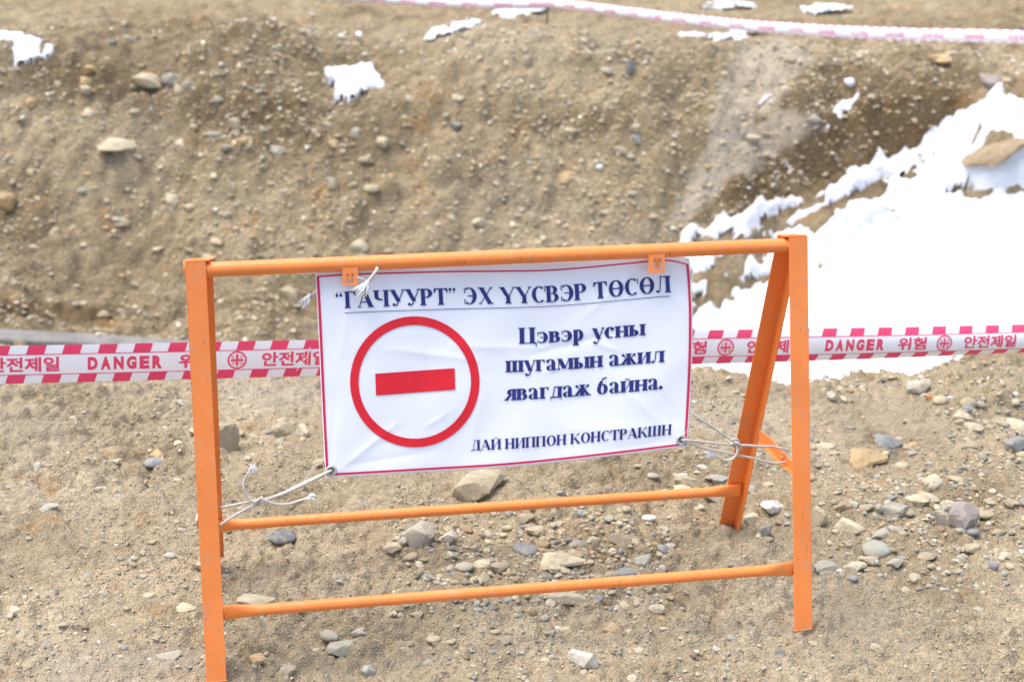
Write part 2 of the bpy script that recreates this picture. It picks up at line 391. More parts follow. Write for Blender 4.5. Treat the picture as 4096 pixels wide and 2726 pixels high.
# ------------------------------------------------------------------ snow
def snow_sheet(name, polys, thick, nse, us, bs, holes=(), ramp_px=14, label=None, cat=None, kind=None, group=None, seed=200, speck=False):
    U, B = np.meshgrid(us, bs); X, Y = xy(U*B, B); Zf = H(X, Y, True); Zs = H(X, Y, False)
    px, py, z = project(np.stack([X, Y, Zf], -1).reshape(-1, 3)); px = (px/D).reshape(X.shape); py = (py/D).reshape(X.shape)
    wx = px+nse*fbm(X, Y, 5, 3, seed); wy = py+nse*.6*fbm(X+4, Y, 5, 3, seed+5)
    m = np.full(X.shape, -1e9)
    for p in polys: m = np.maximum(m, poly_sd(wx, wy, p))
    m0 = m
    for cx, cyy, rx, ry, rot, k in holes:
        c, t = math.cos(math.radians(rot)), math.sin(math.radians(rot))
        dx = (px-cx)*c+(py-cyy)*t; dy = -(px-cx)*t+(py-cyy)*c
        q = np.sqrt((dx/rx)**2+(dy/ry)**2)+.55*fbm(X, Y, 14, 3, seed+9)
        m = np.minimum(m, (q-1)*ramp_px*k)
    f = sst(-1, ramp_px, m)
    if speck:
        bl = np.interp(U, _lu, _lb); lip_f = sst(.02, .22, B-bl+.05*fbm(X, Y, 6, 2, 5))
        m = np.where(lip_f > 0, m, -5)
        st = .8*fbm(X*1.0+Y*.5, (Y-.5*X)*2.6, 4.2, 4, seed+40, .6)+.5*fbm(X, Y, 22, 3, seed+44)
        lift = -.03+.085*sst(-6, 16, m)+.06*sst(16, 100, m)+.032*st*(1-sst(40, 150, m))
        Z = Zs+.02+lift
        Z = np.where(B < 7.2, np.minimum(Zf, Zs)+.05*lip_f-.01*(1-lip_f), Z)
    else:
        Z = Zs+.028+thick*(1.9*f-.6)+.3*thick*fbm(X, Y, 24, 2, seed+3)
    V = np.stack([X, Y, Z], -1).reshape(-1, 3); nr, nc = X.shape
    i = (np.arange(nr-1)[:, None]*nc+np.arange(nc-1)[None, :])
    keep = (m[:-1, :-1] > -1) & (m[1:, :-1] > -1) & (m[:-1, 1:] > -1) & (m[1:, 1:] > -1)
    if label:      # one connected patch: keep the largest island
        lab_ = np.where(keep, np.arange(keep.size).reshape(keep.shape)+1, 0)
        for _ in range(400):
            q_ = lab_.copy()
            q_[1:] = np.maximum(q_[1:], lab_[:-1]); q_[:-1] = np.maximum(q_[:-1], lab_[1:]); q_[:, 1:] = np.maximum(q_[:, 1:], lab_[:, :-1]); q_[:, :-1] = np.maximum(q_[:, :-1], lab_[:, 1:])
            q_ = np.where(keep, q_, 0)
            if (q_ == lab_).all(): break
            lab_ = q_
        ids, cn = np.unique(lab_[lab_ > 0], return_counts=True); keep = lab_ == ids[np.argmax(cn)]
    i = i[keep]; Q = np.stack([i, i+1, i+nc+1, i+nc], -1).reshape(-1, 4)
    used = np.unique(Q); re = np.full(len(V), -1); re[used] = np.arange(len(used))
    me = mesh_np(name, V[used], re[Q], M_SNOW, True)
    return link(name, me, label=label, cat=cat, kind=kind, group=group)
BIG = [(2180, 234), (2235, 228), (2262, 226), (2300, 206), (2325, 230), (2380, 236), (3000, 190), (3000, 1300), (1350, 1300), (1350, 900), (1430, 700), (1500, 610), (1600, 530), (1740, 478), (1840, 442),
       (1920, 412), (2000, 372), (2070, 332), (2120, 318), (2160, 280), (2190, 262)]
_bb = np.concatenate([np.linspace(4.0, 6.4, 90)[:-1], np.linspace(6.4, 9.5, 24)[:-1], np.linspace(9.5, 12.7, 330)])
snow_sheet('snow', [BIG], .05, 26, np.linspace(-.02, .5, 300), _bb, speck=True,
           holes=[(1690, 612, 85, 20, -28, 1.6), (1640, 690, 62, 22, -28, 1.5), (2225, 455, 50, 5, -8, 1.5), (1800, 500, 70, 9, -25, .8), (1930, 470, 90, 7, -25, .7), (1640, 560, 60, 10, -20, .8),
                  (1740, 545, 60, 8, -20, .8), (2050, 430, 80, 6, -25, .7), (1610, 645, 50, 12, -10, .8), (1850, 480, 50, 6, -30, .8), (1720, 660, 50, 7, -20, .7)], kind='structure')
def patch(name, poly, bs, us, label, nse=5, thick=.03, r=5, seed=300):
    return snow_sheet(name, [poly], thick, nse, us, bs, ramp_px=r, label=label, cat='snow patch', seed=seed)
def pr(poly, pad=40):
    a = []
    for x_, y_ in poly:
        P, Z = hit(x_*D, y_*D); q = ab(P[0], P[1]); a.append((q[0]/q[1], q[1]))
    a = np.array(a); du = .012; db = .5
    u0, u1 = a[:, 0].min()-du, a[:, 0].max()+du; b0, b1 = a[:, 1].min()-db, a[:, 1].max()+db
    return np.linspace(b0, b1, int(min(170, max(60, (b1-b0)/.012)))), np.linspace(u0, u1, int(min(150, max(40, (u1-u0)/.0009))))
PATCHES = [
 ([(-60, 85), (20, 78), (60, 80), (95, 92), (130, 112), (120, 138), (80, 150), (40, 158), (-60, 140)], 'white snow patch on the bank at the upper left edge'),
 ([(736, 170), (770, 154), (792, 162), (812, 172), (852, 160), (862, 176), (892, 200), (868, 206), (846, 206), (850, 226), (832, 222), (812, 238), (770, 242), (768, 222), (774, 208), (750, 194)], 'star shaped white snow patch alone on the brown bank'),
 ([(965, 108), (1000, 84), (1050, 58), (1112, 48), (1100, 62), (1040, 80), (1000, 100)], 'long slanting snow streak left of the far tape stake'),
 ([(1130, 38), (1200, 22), (1262, 14), (1262, 26), (1180, 46)], 'thin snow streak at the foot of the far tape stake'),
 ([(778, 78), (830, 80), (836, 88), (785, 87)], 'small thin snow streak above the star shaped snow patch'),
 ([(1545, 86), (1640, 86), (1700, 76), (1765, 70), (1760, 80), (1690, 94), (1560, 97)], 'flat snow streak along the rim just below the far tape'),
 ([(1840, 22), (1930, 18), (1985, 30), (1880, 36)], 'flat snow streak on the plateau right of the other far streaks'),
 ([(1610, 12), (1740, 12), (1740, 22), (1620, 24)], 'flat snow streak beside the top edge above the far tape'),
 ([(1893, 292), (1915, 262), (1950, 235), (1980, 218), (1970, 240), (1935, 275), (1905, 305)], 'narrow snow streak slanting down the dark gully side'),
 ([(1824, 400), (1850, 390), (1872, 390), (1858, 408), (1832, 416)], 'small snow patch just above the edge of the snow field'),
 ([(1722, 270), (1750, 240), (1778, 218), (1782, 223), (1752, 250), (1728, 276)], 'broken snow flecks along the pale gully'),
 ([(700, 350), (722, 335), (745, 318), (740, 335), (710, 356)], 'tiny snow sliver in a crack of the bank below the star patch'),
]
for k, (poly, lab) in enumerate(PATCHES):
    bs, us = pr(poly); patch('snow_patch', poly, bs, us, lab, nse=5 if k < 2 else 5, thick=.03 if k < 2 else .014, r=4 if k < 2 else 3, seed=300+k*11)

# ------------------------------------------------------------------ rocks
def ico(sub):
    import bmesh
    bm = bmesh.new(); bmesh.ops.create_icosphere(bm, subdivisions=sub, radius=1)
    v = np.array([x.co[:] for x in bm.verts]); f = np.array([[q.index for q in x.verts] for x in bm.faces]); bm.free(); return v, f
def rock_mesh(name, seed, sub, kind, mt):
    r = np.random.default_rng(seed); v, f = ico(sub); d = v/np.linalg.norm(v, axis=1)[:, None]
    n = r.normal(size=(11 if kind == 'angular' else 20, 3)); n /= np.linalg.norm(n, axis=1)[:, None]
    n = np.vstack([n, [[0, 0, 1], [0, 0, -1]]]); h = r.uniform(.62, 1.0, len(n))
    q = (d@n.T)/h
    if kind == 'angular': rad = 1/np.maximum(q.max(1), .5)
    else:
        p = 7.0; rad = (np.sum(np.clip(q, 0, None)**p, 1))**(-1/p)
        rad = .5*rad+.5*rad.mean()
    dd = d*3+seed
    nz = (vn(dd[:, 0]+dd[:, 2], dd[:, 1]-dd[:, 2], seed)+.5*vn(2.3*(dd[:, 0]-dd[:, 1]), 2.3*(dd[:, 2]+dd[:, 1]), seed+1))
    rad = rad*(1+(.035 if kind == 'angular' else .02)*nz)
    p = d*rad[:, None]; p -= (p.max(0)+p.min(0))/2; p /= (p.max(0)-p.min(0))/2
    me = mesh_np(name, p, f, mt, kind != 'angular')
    if kind == 'angular':
        me.polygons.foreach_set('use_smooth', np.full(len(f), True)); me.set_sharp_from_angle(angle=math.radians(20))
    return me
RM = {('angular', 3): [rock_mesh('angular_rock', 10+i, 3, 'angular', M_ROCK) for i in range(10)],
      ('round', 3): [rock_mesh('round_rock', 40+i, 3, 'round', M_ROCK) for i in range(6)],
      ('angular', 2): [rock_mesh('angular_stone', 60+i, 2, 'angular', M_ROCK) for i in range(14)],
      ('round', 2): [rock_mesh('round_stone', 80+i, 2, 'round', M_ROCK) for i in range(6)],
      ('afar', 2): [rock_mesh('bank_stone', 100+i, 2, 'angular', M_ROCKFAR) for i in range(12)]}
TAN = (.41, .345, .23); SAND = (.49, .43, .30); GREY = (.35, .335, .275); PALEC = (.56, .52, .45); BLUE = (.215, .235, .25); DKBL = (.13, .145, .165); WHITE = (.62, .59, .52)
BROWN = (.27, .18, .11); OCHRE = (.47, .32, .155); PURP = (.27, .235, .225); GREEN = (.36, .37, .32); CLOD = (.335, .28, .19)
ANCH = []
def place_rock(name, px, py, w, h, col, kind='angular', sub=3, rot=None, tilt=0, far=False, seed=None, parent=None, sink=.3, label=None, cat=None, group=None, mesh=None):
    P, Z = hit(px*D, (py+h*.18)*D)
    s = w*D/F*Z; hh = h*D/F*Z
    dz = P[2]-CAMP[2]; sinp = -dz/np.linalg.norm(P-CAMP)
    sy = min(s*.8, hh/sinp*.75); sz = max(.38*min(s, sy*1.4), (hh-sy*sinp)/math.sqrt(1-sinp**2)*1.15)
    rr = random.Random(seed if seed is not None else int(px*7+py*13))
    if mesh is None: mesh = rr.choice(RM[('afar', 2) if far else (kind, sub)])
    o = bpy.data.objects.new(name, mesh); COL.objects.link(o)
    g = float(H(P[0], P[1]))
    o.location = (P[0], P[1], g+sz*(.5-sink))
    o.scale = (s/2, sy/2, sz/2)
    o.rotation_euler = (rr.uniform(-.18, .18), math.radians(tilt)+rr.uniform(-.08, .08), (math.radians(rot) if rot is not None else rr.choice((0, math.pi))+rr.uniform(-.3, .3))-YAW)
    v = rr.uniform(.92, 1.08); o.color = (col[0]*v, col[1]*v, col[2]*v, 1)
    if label: o['label'] = label
    if cat: o['category'] = cat
    if group: o['group'] = group
    if parent is not None: o.parent = parent
    ANCH.append((P[0], P[1], s*.5))
    return o
ROCKS = [
 (1104, 1104, 138, 98, TAN, 'angular', 'large angular grey and rust boulder peeking out below the banner'),
 (957, 1226, 92, 84, GREY, 'angular', 'wedge shaped grey rock tilted up between the two crossbars'),
 (1031, 1237, 38, 36, PALEC, 'angular', 'pale squarish stone just right of the tilted wedge rock'),
 (905, 1257, 44, 24, SAND, 'angular', 'small sandy stone at the left foot of the tilted wedge rock'),
 (648, 1226, 68, 34, DKBL, 'round', 'dark blue grey stone just below the left rope knot'),
 (245, 1022, 54, 32, BROWN, 'angular', 'brown earth clod with a dark hollow under it, left of barrier'),
 (1344, 1507, 72, 62, PALEC, 'angular', 'chunky cream coloured rock alone near the bottom edge'),
 (384, 1495, 62, 42, GREY, 'angular', 'blocky grey brown rock left of the left front leg foot'),
 (849, 1521, 36, 36, GREEN, 'angular', 'flat pale green grey stone near the bottom edge'),
 (787, 1476, 70, 40, GREY, 'angular', 'long leaning grey brown stone above the flat pale green stone'),
 (1296, 1371, 108, 28, SAND, 'angular', 'long flat sandy rock right under the front crossbar'),
 (1294, 1281, 104, 40, SAND, 'angular', 'flat sandy slab between the crossbars, middle of the stone pile'),
 (1328, 1242, 42, 36, GREY, 'round', 'round grey pebble standing above the flat sandy slab'),
 (1476, 1277, 52, 46, GREY, 'angular', 'mottled grey stone at the right end of the stone pile'),
 (1207, 1262, 62, 40, BLUE, 'round', 'bluish oblong stone at the left of the stone pile'),
 (590, 1378, 92, 26, SAND, 'angular', 'flat pale stone half buried just above the front crossbar left end'),
 (2016, 1257, 72, 44, GREEN, 'round', 'smooth pale grey green cobble right of the right front leg'),
 (1903, 1286, 66, 40, GREY, 'angular', 'grey stone touching the right front leg beside its crossbar'),
 (1967, 1291, 58, 42, SAND, 'angular', 'sandy stone between the leg side stone and a grey stone'),
 (2061, 1287, 46, 34, GREY, 'angular', 'small grey stone below the smooth pale cobble'),
 (2214, 1194, 78, 78, PURP, 'angular', 'largest purple grey boulder in the rubble on the right'),
 (2172, 1184, 46, 56, GREY, 'angular', 'upright grey stone leaning on the purple grey boulder'),
 (1998, 1046, 92, 56, OCHRE, 'angular', 'yellowish rust stained rock right of the right front leg'),
 (2044, 1014, 72, 46, BLUE, 'angular', 'blue grey rock above the yellowish stained rock'),
 (2338, 1018, 62, 56, BLUE, 'angular', 'large blue grey rock cut by the right edge'),
 (2110, 888, 58, 50, GREY, 'angular', 'grey boulder standing against the edge of the snow'),
 (2330, 959, 84, 40, SAND, 'round', 'rounded flat tan rock at the right edge'),
 (2229, 921, 42, 38, TAN, 'round', 'rounded brown cobble below the snow, right of the boulder'),
 (2163, 921, 40, 32, TAN, 'round', 'rounded tan cobble next to a small orange stone chip'),
 (2140, 911, 26, 20, (.50, .22, .09), 'angular', 'small orange stone chip under the snow edge boulder'),
 (1951, 1205, 70, 40, SAND, 'angular', 'sandy angular rock right of the right leg at mid height'),
 (1880, 1192, 44, 54, TAN, 'angular', 'tan stone right beside the right front leg'),
 (2056, 1160, 76, 42, GREY, 'angular', 'slanting thin grey slab left of the purple grey boulder'),
 (1776, 1163, 56, 32, WHITE, 'angular', 'white frosted stone between the two right hand legs'),
 (1730, 1187, 42, 36, SAND, 'angular', 'tan stone at the foot of the right rear leg'),
 (1493, 1188, 34, 24, WHITE, 'round', 'small white stone below the rear crossbar'),
 (1555, 1108, 84, 30, SAND, 'angular', 'flat sandy rock just above the rear crossbar, under the banner corner'),
 (520, 1008, 64, 92, CLOD, 'angular', 'big earth clod half hidden behind the left front leg'),
 (655, 986, 62, 52, CLOD, 'angular', 'broad earth clod left of the banner below the tape'),
 (697, 990, 44, 38, SAND, 'angular', 'pale tan stone touching the earth clod left of banner'),
 (411, 911, 40, 24, GREEN, 'angular', 'pale pointed stone just below the tape at the left leg'),
 (232, 1100, 34, 26, GREY, 'angular', 'thin greyish stone left of the left leg above mid ground'),
 (37, 1386, 42, 22, SAND, 'angular', 'sandy flat stone near the left edge, low down'),
 (342, 1367, 30, 24, SAND, 'angular', 'small tan block left of the left leg, low down'),
 (1430, 1303, 90, 28, BLUE, 'angular', 'long bluish stone lying along the top of front crossbar'),
 (1760, 1213, 40, 50, GREY, 'angular', 'two faced greyish stone below right of the rear leg foot'),
 (1450, 1228, 92, 46, CLOD, 'angular', 'wide dark earth clod above the mottled grey stone'),
 (2253, 1392, 30, 18, GREY, 'round', 'flat grey pebble low at the right'),
 (1962, 1328, 26, 22, BLUE, 'round', 'small blue grey pebble right of the leg low down'),
 (2240, 1255, 44, 30, TAN, 'angular', 'tan stone below the purple grey boulder'),
 (2142, 1100, 52, 26, SAND, 'angular', 'flat sandy stone above the slanting grey slab'),
 (2200, 1100, 54, 30, TAN, 'angular', 'tan angular stone above the purple grey boulder'),
 (2110, 1140, 60, 30, SAND, 'angular', 'sandy stone among rubble left of the purple boulder'),
 (2236, 1218, 36, 26, BLUE, 'round', 'bluish round pebble right of the purple grey boulder'),
 (780, 1340, 26, 18, GREY, 'angular', 'dusty pebble over the left half of the front crossbar'),
 (1640, 1122, 54, 26, PALEC, 'angular', 'pale flat rock left of the right rear leg'),
]
for x_, y_, w_, h_, c_, k_, lab in ROCKS:
    place_rock('rock', x_, y_, w_, h_, c_, k_, 3, label=lab, cat='rock')
FAR = [(340, 197, 74, 38, TAN, 'large tan rock high on the left of the bank'), (395, 188, 46, 34, GREY, 'grey pointed rock beside the large tan rock on bank'),
 (272, 356, 92, 30, SAND, 'long flat rock ledge in the left bank'), (211, 193, 34, 26, OCHRE, 'orange tan rock, topmost of three in a column on bank'),
 (198, 212, 30, 18, OCHRE, 'middle rock of the column of three on the bank'), (198, 236, 34, 26, SAND, 'lowest rock of the column of three on the bank'), (14, 480, 50, 46, OCHRE, 'ochre rock cut by the left edge of the bank'),
 (762, 435, 32, 42, SAND, 'upright sandy stone in the middle of the bank'), (260, 120, 24, 16, DKBL, 'small dark blue stone right of the left snow patch'), (1450, 180, 26, 42, BLUE, 'upright blue grey stone high in the bank'),
 (1463, 300, 34, 26, SAND, 'sandy stone over a grey one, centre right of bank'), (1462, 320, 26, 20, BLUE, 'grey stone under the sandy one, centre right of bank'), (1398, 170, 34, 16, GREY, 'flat pale grey stone left of the upright blue stone'),
 (527, 362, 38, 22, GREY, 'grey oval stone of a pair on the bank'), (562, 358, 40, 20, OCHRE, 'ochre oval stone of a pair on the bank'), (400, 466, 42, 34, SAND, 'round sandy stone above the barrier left corner'),
 (880, 345, 32, 28, SAND, 'sandy stone below and right of the star snow patch'), (1048, 297, 32, 20, BLUE, 'blue grey stone right of centre on the bank'), (495, 315, 40, 22, GREY, 'grey stone above the pair of oval stones'),
 (2285, 186, 60, 34, PURP, 'broad brown rock at the top right bank'), (1265 + 985, 385, 150, 50, (.27, .20, .12), 'long rock shape standing for bare brown earth in the snow field'), (2165, 158, 70, 22, OCHRE, 'yellowish flat stone at the top right rim')]
for x_, y_, w_, h_, c_, lab in FAR[:20]+FAR[21:]:
    place_rock('rock', x_, y_, w_, h_, c_, 'angular', 3, far=True, label=lab, cat='rock', group=None)
x_, y_, w_, h_, c_, lab = FAR[20]  # flattened rock mesh stands for a slanting patch of exposed earth
o = place_rock('rock', 2286, 385, 140, 44, c_, far=True, label=lab, cat='rock'); o.rotation_euler[1] = math.radians(-24); o.location.z -= .03; o.scale.z *= .6; o.scale.x *= 1.15
for x_, y_, s_, lab in [(1952, 205, 26, 'round lump of snow above the narrow snow streak'), (1380, 387, 17, 'small round lump of snow in the middle of the bank')]:
    o = place_rock('snow_lump', x_, y_, s_, s_*.85, WHITE, label=lab, cat='snow lump', mesh=rock_mesh('snow_lump', 7, 2, 'round', M_SNOW), sink=.2)

PAL = [(TAN, 5), (SAND, 5), (GREY, 4), (PALEC, 1.3), (BLUE, 1.4), (DKBL, .35), (BROWN, 1.2), (OCHRE, .9), (CLOD, 5), (WHITE, .12), (GREEN, 1)]
def pick(r=random): return r.choices([p[0] for p in PAL], [p[1] for p in PAL])[0]
def grow(): return min(3.2, random.paretovariate(1.9))
CL = [(1300, 1290, 170, 45, 66), (1000, 1300, 70, 35, 22), (2080, 1150, 170, 110, 80), (2230, 960, 90, 55, 18), (1950, 1270, 70, 40, 14), (650, 1000, 120, 40, 14), (1600, 1090, 170, 30, 16), (400, 1000, 120, 35, 10),
      (300, 1170, 260, 110, 34), (1200, 1450, 700, 90, 40), (2000, 1010, 160, 70, 18), (1450, 1190, 180, 40, 12), (1750, 1250, 80, 60, 12)]
k = 0
for cx, cyy, rx, ry, n in CL:
    for i in range(n):
        px = random.gauss(cx, rx*.7); py = random.gauss(cyy, ry*.7)
        if not (-60 < px < 2420 and 905 < py < 1600): continue
        w_ = 14.5*grow(); kd = random.choice(('angular',)*6+('round',))
        c_ = random.choice((GREY, BLUE, TAN)) if cx == 1000 else pick()
        place_rock('stone', px, py, w_, w_*random.uniform(.5, .8), c_, 'round' if cx == 1000 else kd, 2, parent=GROUND, sink=.38, seed=k); k += 1
for i in range(280):
    px = random.uniform(-60, 2420) if i % 2 else random.triangular(-60, 1700, 300); py = random.uniform(60, 770)
    if px > 1600 and py > 250+(2356-px)*.3: continue
    w_ = (7.5+py*.011)*grow()
    place_rock('stone', px, py, w_, w_*random.uniform(.55, .85), random.choice((TAN, TAN, SAND, SAND, OCHRE, GREY, CLOD)), far=True, parent=BANK, sink=.46, seed=1000+i)

# ------------------------------------------------------------------ gravel that nobody could count
def gravel(name, n, sub, smin, smax, power, us, bs, thr, seed, mt, par_kind='stuff', pal=PAL, flat=.7, bright=1.0, band=None, zoff=0.0):
    r = np.random.default_rng(seed); bv, bf = ico(sub)
    m = int(n*2.6); u = r.uniform(us[0], us[1], m); b = r.uniform(bs[0], bs[1], m); X, Y = xy(u*b, b)
    dens = sst(thr-.7, thr+.9, fbm(X, Y, 3.0 if bs[0] < 5 else .9, 3, seed)+.25*vn(X*11, Y*11, seed))
    bl = np.interp(u, _lu, _lb)
    ok = (r.random(m) < dens) & ((b < bl+.25) | (b > 8.8))
    if band is not None: ok &= band(X, Y)
    X, Y = X[ok][:n], Y[ok][:n]; n = len(X)
    Z = H(X, Y); s = smin*(1-r.random(n)*(1-(smin/smax)**power))**(-1/power)
    sc = np.stack([s*r.uniform(.7, 1.25, n), s*r.uniform(.6, 1.0, n), s*flat*r.uniform(.5, 1.0, n)], -1)*.5
    a = r.uniform(0, 2*math.pi, n); t = r.normal(0, .35, n)
    base = bv[None]*(1+r.uniform(-.28, .22, (n, len(bv), 1)))
    if sub > 1: base = bv[None]*(1+.5*(r.uniform(-.28, .22, (n, len(bv), 1))))
    p = base*sc[:, None, :]
    ca, sa = np.cos(a)[:, None], np.sin(a)[:, None]; ct, st = np.cos(t)[:, None], np.sin(t)[:, None]
    y2 = p[..., 1]*ct-p[..., 2]*st; z2 = p[..., 1]*st+p[..., 2]*ct
    x3 = p[..., 0]*ca-y2*sa; y3 = p[..., 0]*sa+y2*ca
    P = np.stack([x3+X[:, None], y3+Y[:, None], z2+(Z+zoff+sc[:, 2]*.35)[:, None]], -1).reshape(-1, 3)
    Fc = (bf[None]+(np.arange(n)*len(bv))[:, None, None]).reshape(-1, 3)
    me = mesh_np(name, P, Fc, mt, False)
    pc = np.array([q[0] for q in pal]); w = np.array([q[1] for q in pal], float); w /= w.sum()
    col = pc[r.choice(len(pc), n, p=w)]*r.uniform(.8, 1.15, (n, 1))*bright
    col = np.concatenate([col, np.ones((n, 1))], 1)
    a_ = me.attributes.new('tint', 'FLOAT_COLOR', 'POINT'); a_.data.foreach_set('color', np.repeat(col, len(bv), 0).astype(np.float32).ravel())
    return link(name, me, kind='stuff')
NP = [(TAN, 6), (CLOD, 9), (SAND, 4), (GREY, 3), (BLUE, 1.0), (PALEC, .7), (OCHRE, .5), (BROWN, .8)]
gravel('gravel', 9000, 1, .006, .02, 2.3, (-.42, .42), (2.55, 4.9), .1, 21, M_GRIT, pal=PAL)
gravel('rubble', 700, 2, .009, .030, 1.7, (-.075, .105), (3.08, 3.55), -.5, 27, M_GRIT, pal=PAL, flat=.75)
gravel('rubble', 1100, 2, .009, .034, 1.7, (.19, .40), (3.2, 4.5), -.2, 28, M_GRIT, pal=PAL, flat=.75)
gravel('grit', 25500, 1, .003, .009, 2.0, (-.42, .42), (2.55, 4.8), -.1, 22, M_GRIT, pal=NP)
BP = [(TAN, 6), (CLOD, 5), (SAND, 6), (GREY, 2), (PALEC, 1.6), (OCHRE, 1.5), (BROWN, 1), (WHITE, .3)]
def not_snow(X, Y):
    Zt = H(X, Y, False); px, py, z = project(np.stack([X, Y, Zt], -1))
    return poly_sd(px/D, py/D, BIG) < 4
gravel('bank_gravel', 25000, 1, .013, .055, 2.1, (-.40, .40), (9.7, 12.7), -.6, 23, M_GRITFAR, pal=BP, band=not_snow, bright=1.2)
def sd_big(X, Y):
    px, py, z = project(np.stack([X, Y, H(X, Y, False)], -1)); return poly_sd(px/D, py/D, BIG)
gravel('snow_fleck', 420, 1, .018, .09, 1.6, (.05, .42), (9.7, 12.6), -.3, 25, M_SNOW, band=lambda X, Y: (sd_big(X, Y) > -60) & (sd_big(X, Y) < 4), flat=.4)
gravel('soil_fleck', 620, 1, .016, .07, 1.7, (.05, .42), (9.7, 12.6), -.1, 26, M_GRITFAR, pal=[(CLOD, 3), (TAN, 2), (BROWN, 2)], band=lambda X, Y: (sd_big(X, Y) > 2) & (sd_big(X, Y) < 75), zoff=.045, bright=.9)
gravel('plateau_gravel', 2600, 1, .012, .05, 2.2, (-.42, .42), (12.3, 16), .1, 24, M_GRITFAR, pal=BP)

# ------------------------------------------------------------------ concrete slab in the pit
mb = MB(); cols = []
for i in range(13):
    t = i/12; px = -900+t*1680; py = 1320+50*max(0, (px+100)/880)**1.3 - 18*(1 if px < 0 else 0)*(-px/900)
    f1 = at(px, py+30, 10.6+.2*t); top = f1+np.array([sy_, cy_, 0])*.17; top[2] = f1[2]+.0
    cols.append((f1, top))
vs = []; 
for f1, tp in cols:
    vs += [f1, tp, tp-np.array([0, 0, .5]), f1-np.array([0, 0, .5])]
fs = [(4*i+a, 4*i+4+a, 4*i+4+(a+1) % 4, 4*i+(a+1) % 4) for i in range(12) for a in range(4)]+[(0, 1, 2, 3), (51, 50, 49, 48)]
mb.add(vs, fs)
mb.build('concrete_kerb', M_CONC, bevel=.02, label='grey concrete kerb edge in the pit behind the left part of tape', cat='concrete kerb')

# ------------------------------------------------------------------ the orange barrier
AL, BE, LEN, WD, TF, TR_, XR, YO = 0.286086, 0.279277, 0.787177, 0.037283, 0.661524, 0.681262, 0.586845, 0.028449
HT = LEN*math.cos(AL)
DF = np.array([0, -math.sin(AL), -math.cos(AL)]); NF = np.array([0, -math.cos(AL), math.sin(AL)])
DB = np.array([0, math.sin(BE), -math.cos(BE)]); NB = np.array([0, math.cos(BE), math.sin(BE)])
OF = np.array([0, 0, HT]); OB = np.array([0, YO, HT]); EX = np.array([1.0, 0, 0])
def FP(x, t, n=0): return OF+EX*x+DF*t+NF*n
def BPt(x, t, n=0): return OB+EX*x+DB*t+NB*n
BAR = empty('road_barrier', (0, 0, 0), 'orange steel A-frame barrier carrying the white banner', 'barrier')
TH = .003
def angle_leg(P, xo, sgn, t0, t1, name, wd2):
    """L section: flange in the frame plane from xo inwards, the other one along -n"""
    mb = MB(); sec = [(0, 0), (-sgn*WD, 0), (-sgn*WD, -TH), (-sgn*TH, -TH), (-sgn*TH, -wd2), (0, -wd2)]
    vs = []
    for t in (t0, t1):
        for dx, n in sec: vs.append(P(xo+dx, t, n))
    fs = [(i, (i+1) % 6, 6+(i+1) % 6, 6+i) for i in range(6)]+[(0, 1, 2, 3), (0, 3, 4, 5), (9, 8, 7, 6), (11, 10, 9, 6)]
    mb.add(vs, fs); return mb.build(name, M_ORANGE, BAR, bevel=.0006)
angle_leg(FP, -.6, -1, 0, LEN+.004, 'front_leg', WD*.95); angle_leg(FP, .6, 1, 0, LEN, 'front_leg', WD*.95)
RL = HT/math.cos(BE)
angle_leg(BPt, -XR, -1, .004, RL-.004, 'rear_leg', WD*.9); angle_leg(BPt, XR, 1, .004, RL+.02, 'rear_leg', WD*.9)
def rail(P, x0, x1, t, n, r, name, flat0=True, flat1=True):
    mb = MB(); pts = []; fl = []; N = 40
    for i in range(N+1):
        f = i/N; x = x0+(x1-x0)*f
        d0 = (x-x0) if flat0 else 9; d1 = (x1-x) if flat1 else 9
        k = 1-float(sst(.012, .075, min(d0, d1)))
        pts.append(P(x, t, n+r*.7*k*0)); fl.append((1-.72*k, 1+.42*k))
    xs = sorted(set([0, .01, .02, .03, .04, .05, .06, .08]))
    mb.tube(pts, r, 20, True, fl); return mb.build(name, M_ORANGE, BAR, smooth=True)
# the tubes: section axes of tube() are horizontal-perpendicular and up; finer stations near the ends
def rail2(P, x0, x1, t, n, r, name, f0=True, f1=True):
    st = [0, .008, .016, .026, .036, .046, .056, .066, .078]; L = x1-x0
    xs = [x0+s for s in st]+[x0+L*i/8 for i in range(1, 8)]+[x1-s for s in st[::-1]]
    mb = MB(); pts = []; fl = []
    for x in xs:
        d = min((x-x0) if f0 else 9, (x1-x) if f1 else 9); k = 1-float(sst(.012, .078, d))
        pts.append(P(x, t, n)); fl.append((1-.70*k, 1+.46*k))
    mb.tube(pts, r, 24, True, fl); return mb.build(name, M_ORANGE, BAR, smooth=True)
rail2(FP, -.597, .597, .0165, -.0165, .0140, 'top_tube', False, False)
rail2(FP, -.6+WD-.003, .6-WD+.003, TF, -.006, .0108, 'front_crossbar')
rail2(BPt, -XR+TH, XR-.006, TR_, -.011, .0110, 'rear_crossbar')
for s in (-1, 1):
    mb = MB(); mb.box(FP(s*.5775, -.0015, -.024), (.0225, 0, 0), DF*.0016, NF*.022)
    mb.build('hinge_plate', M_ORANGE, BAR, bevel=.0006)
    mb = MB()
    mb.tube([FP(s*.5845, .012, -.036), FP(s*.6035, .012, -.036)], .013, 20); mb.build('hinge_lug', M_ORANGE, BAR, smooth=True)
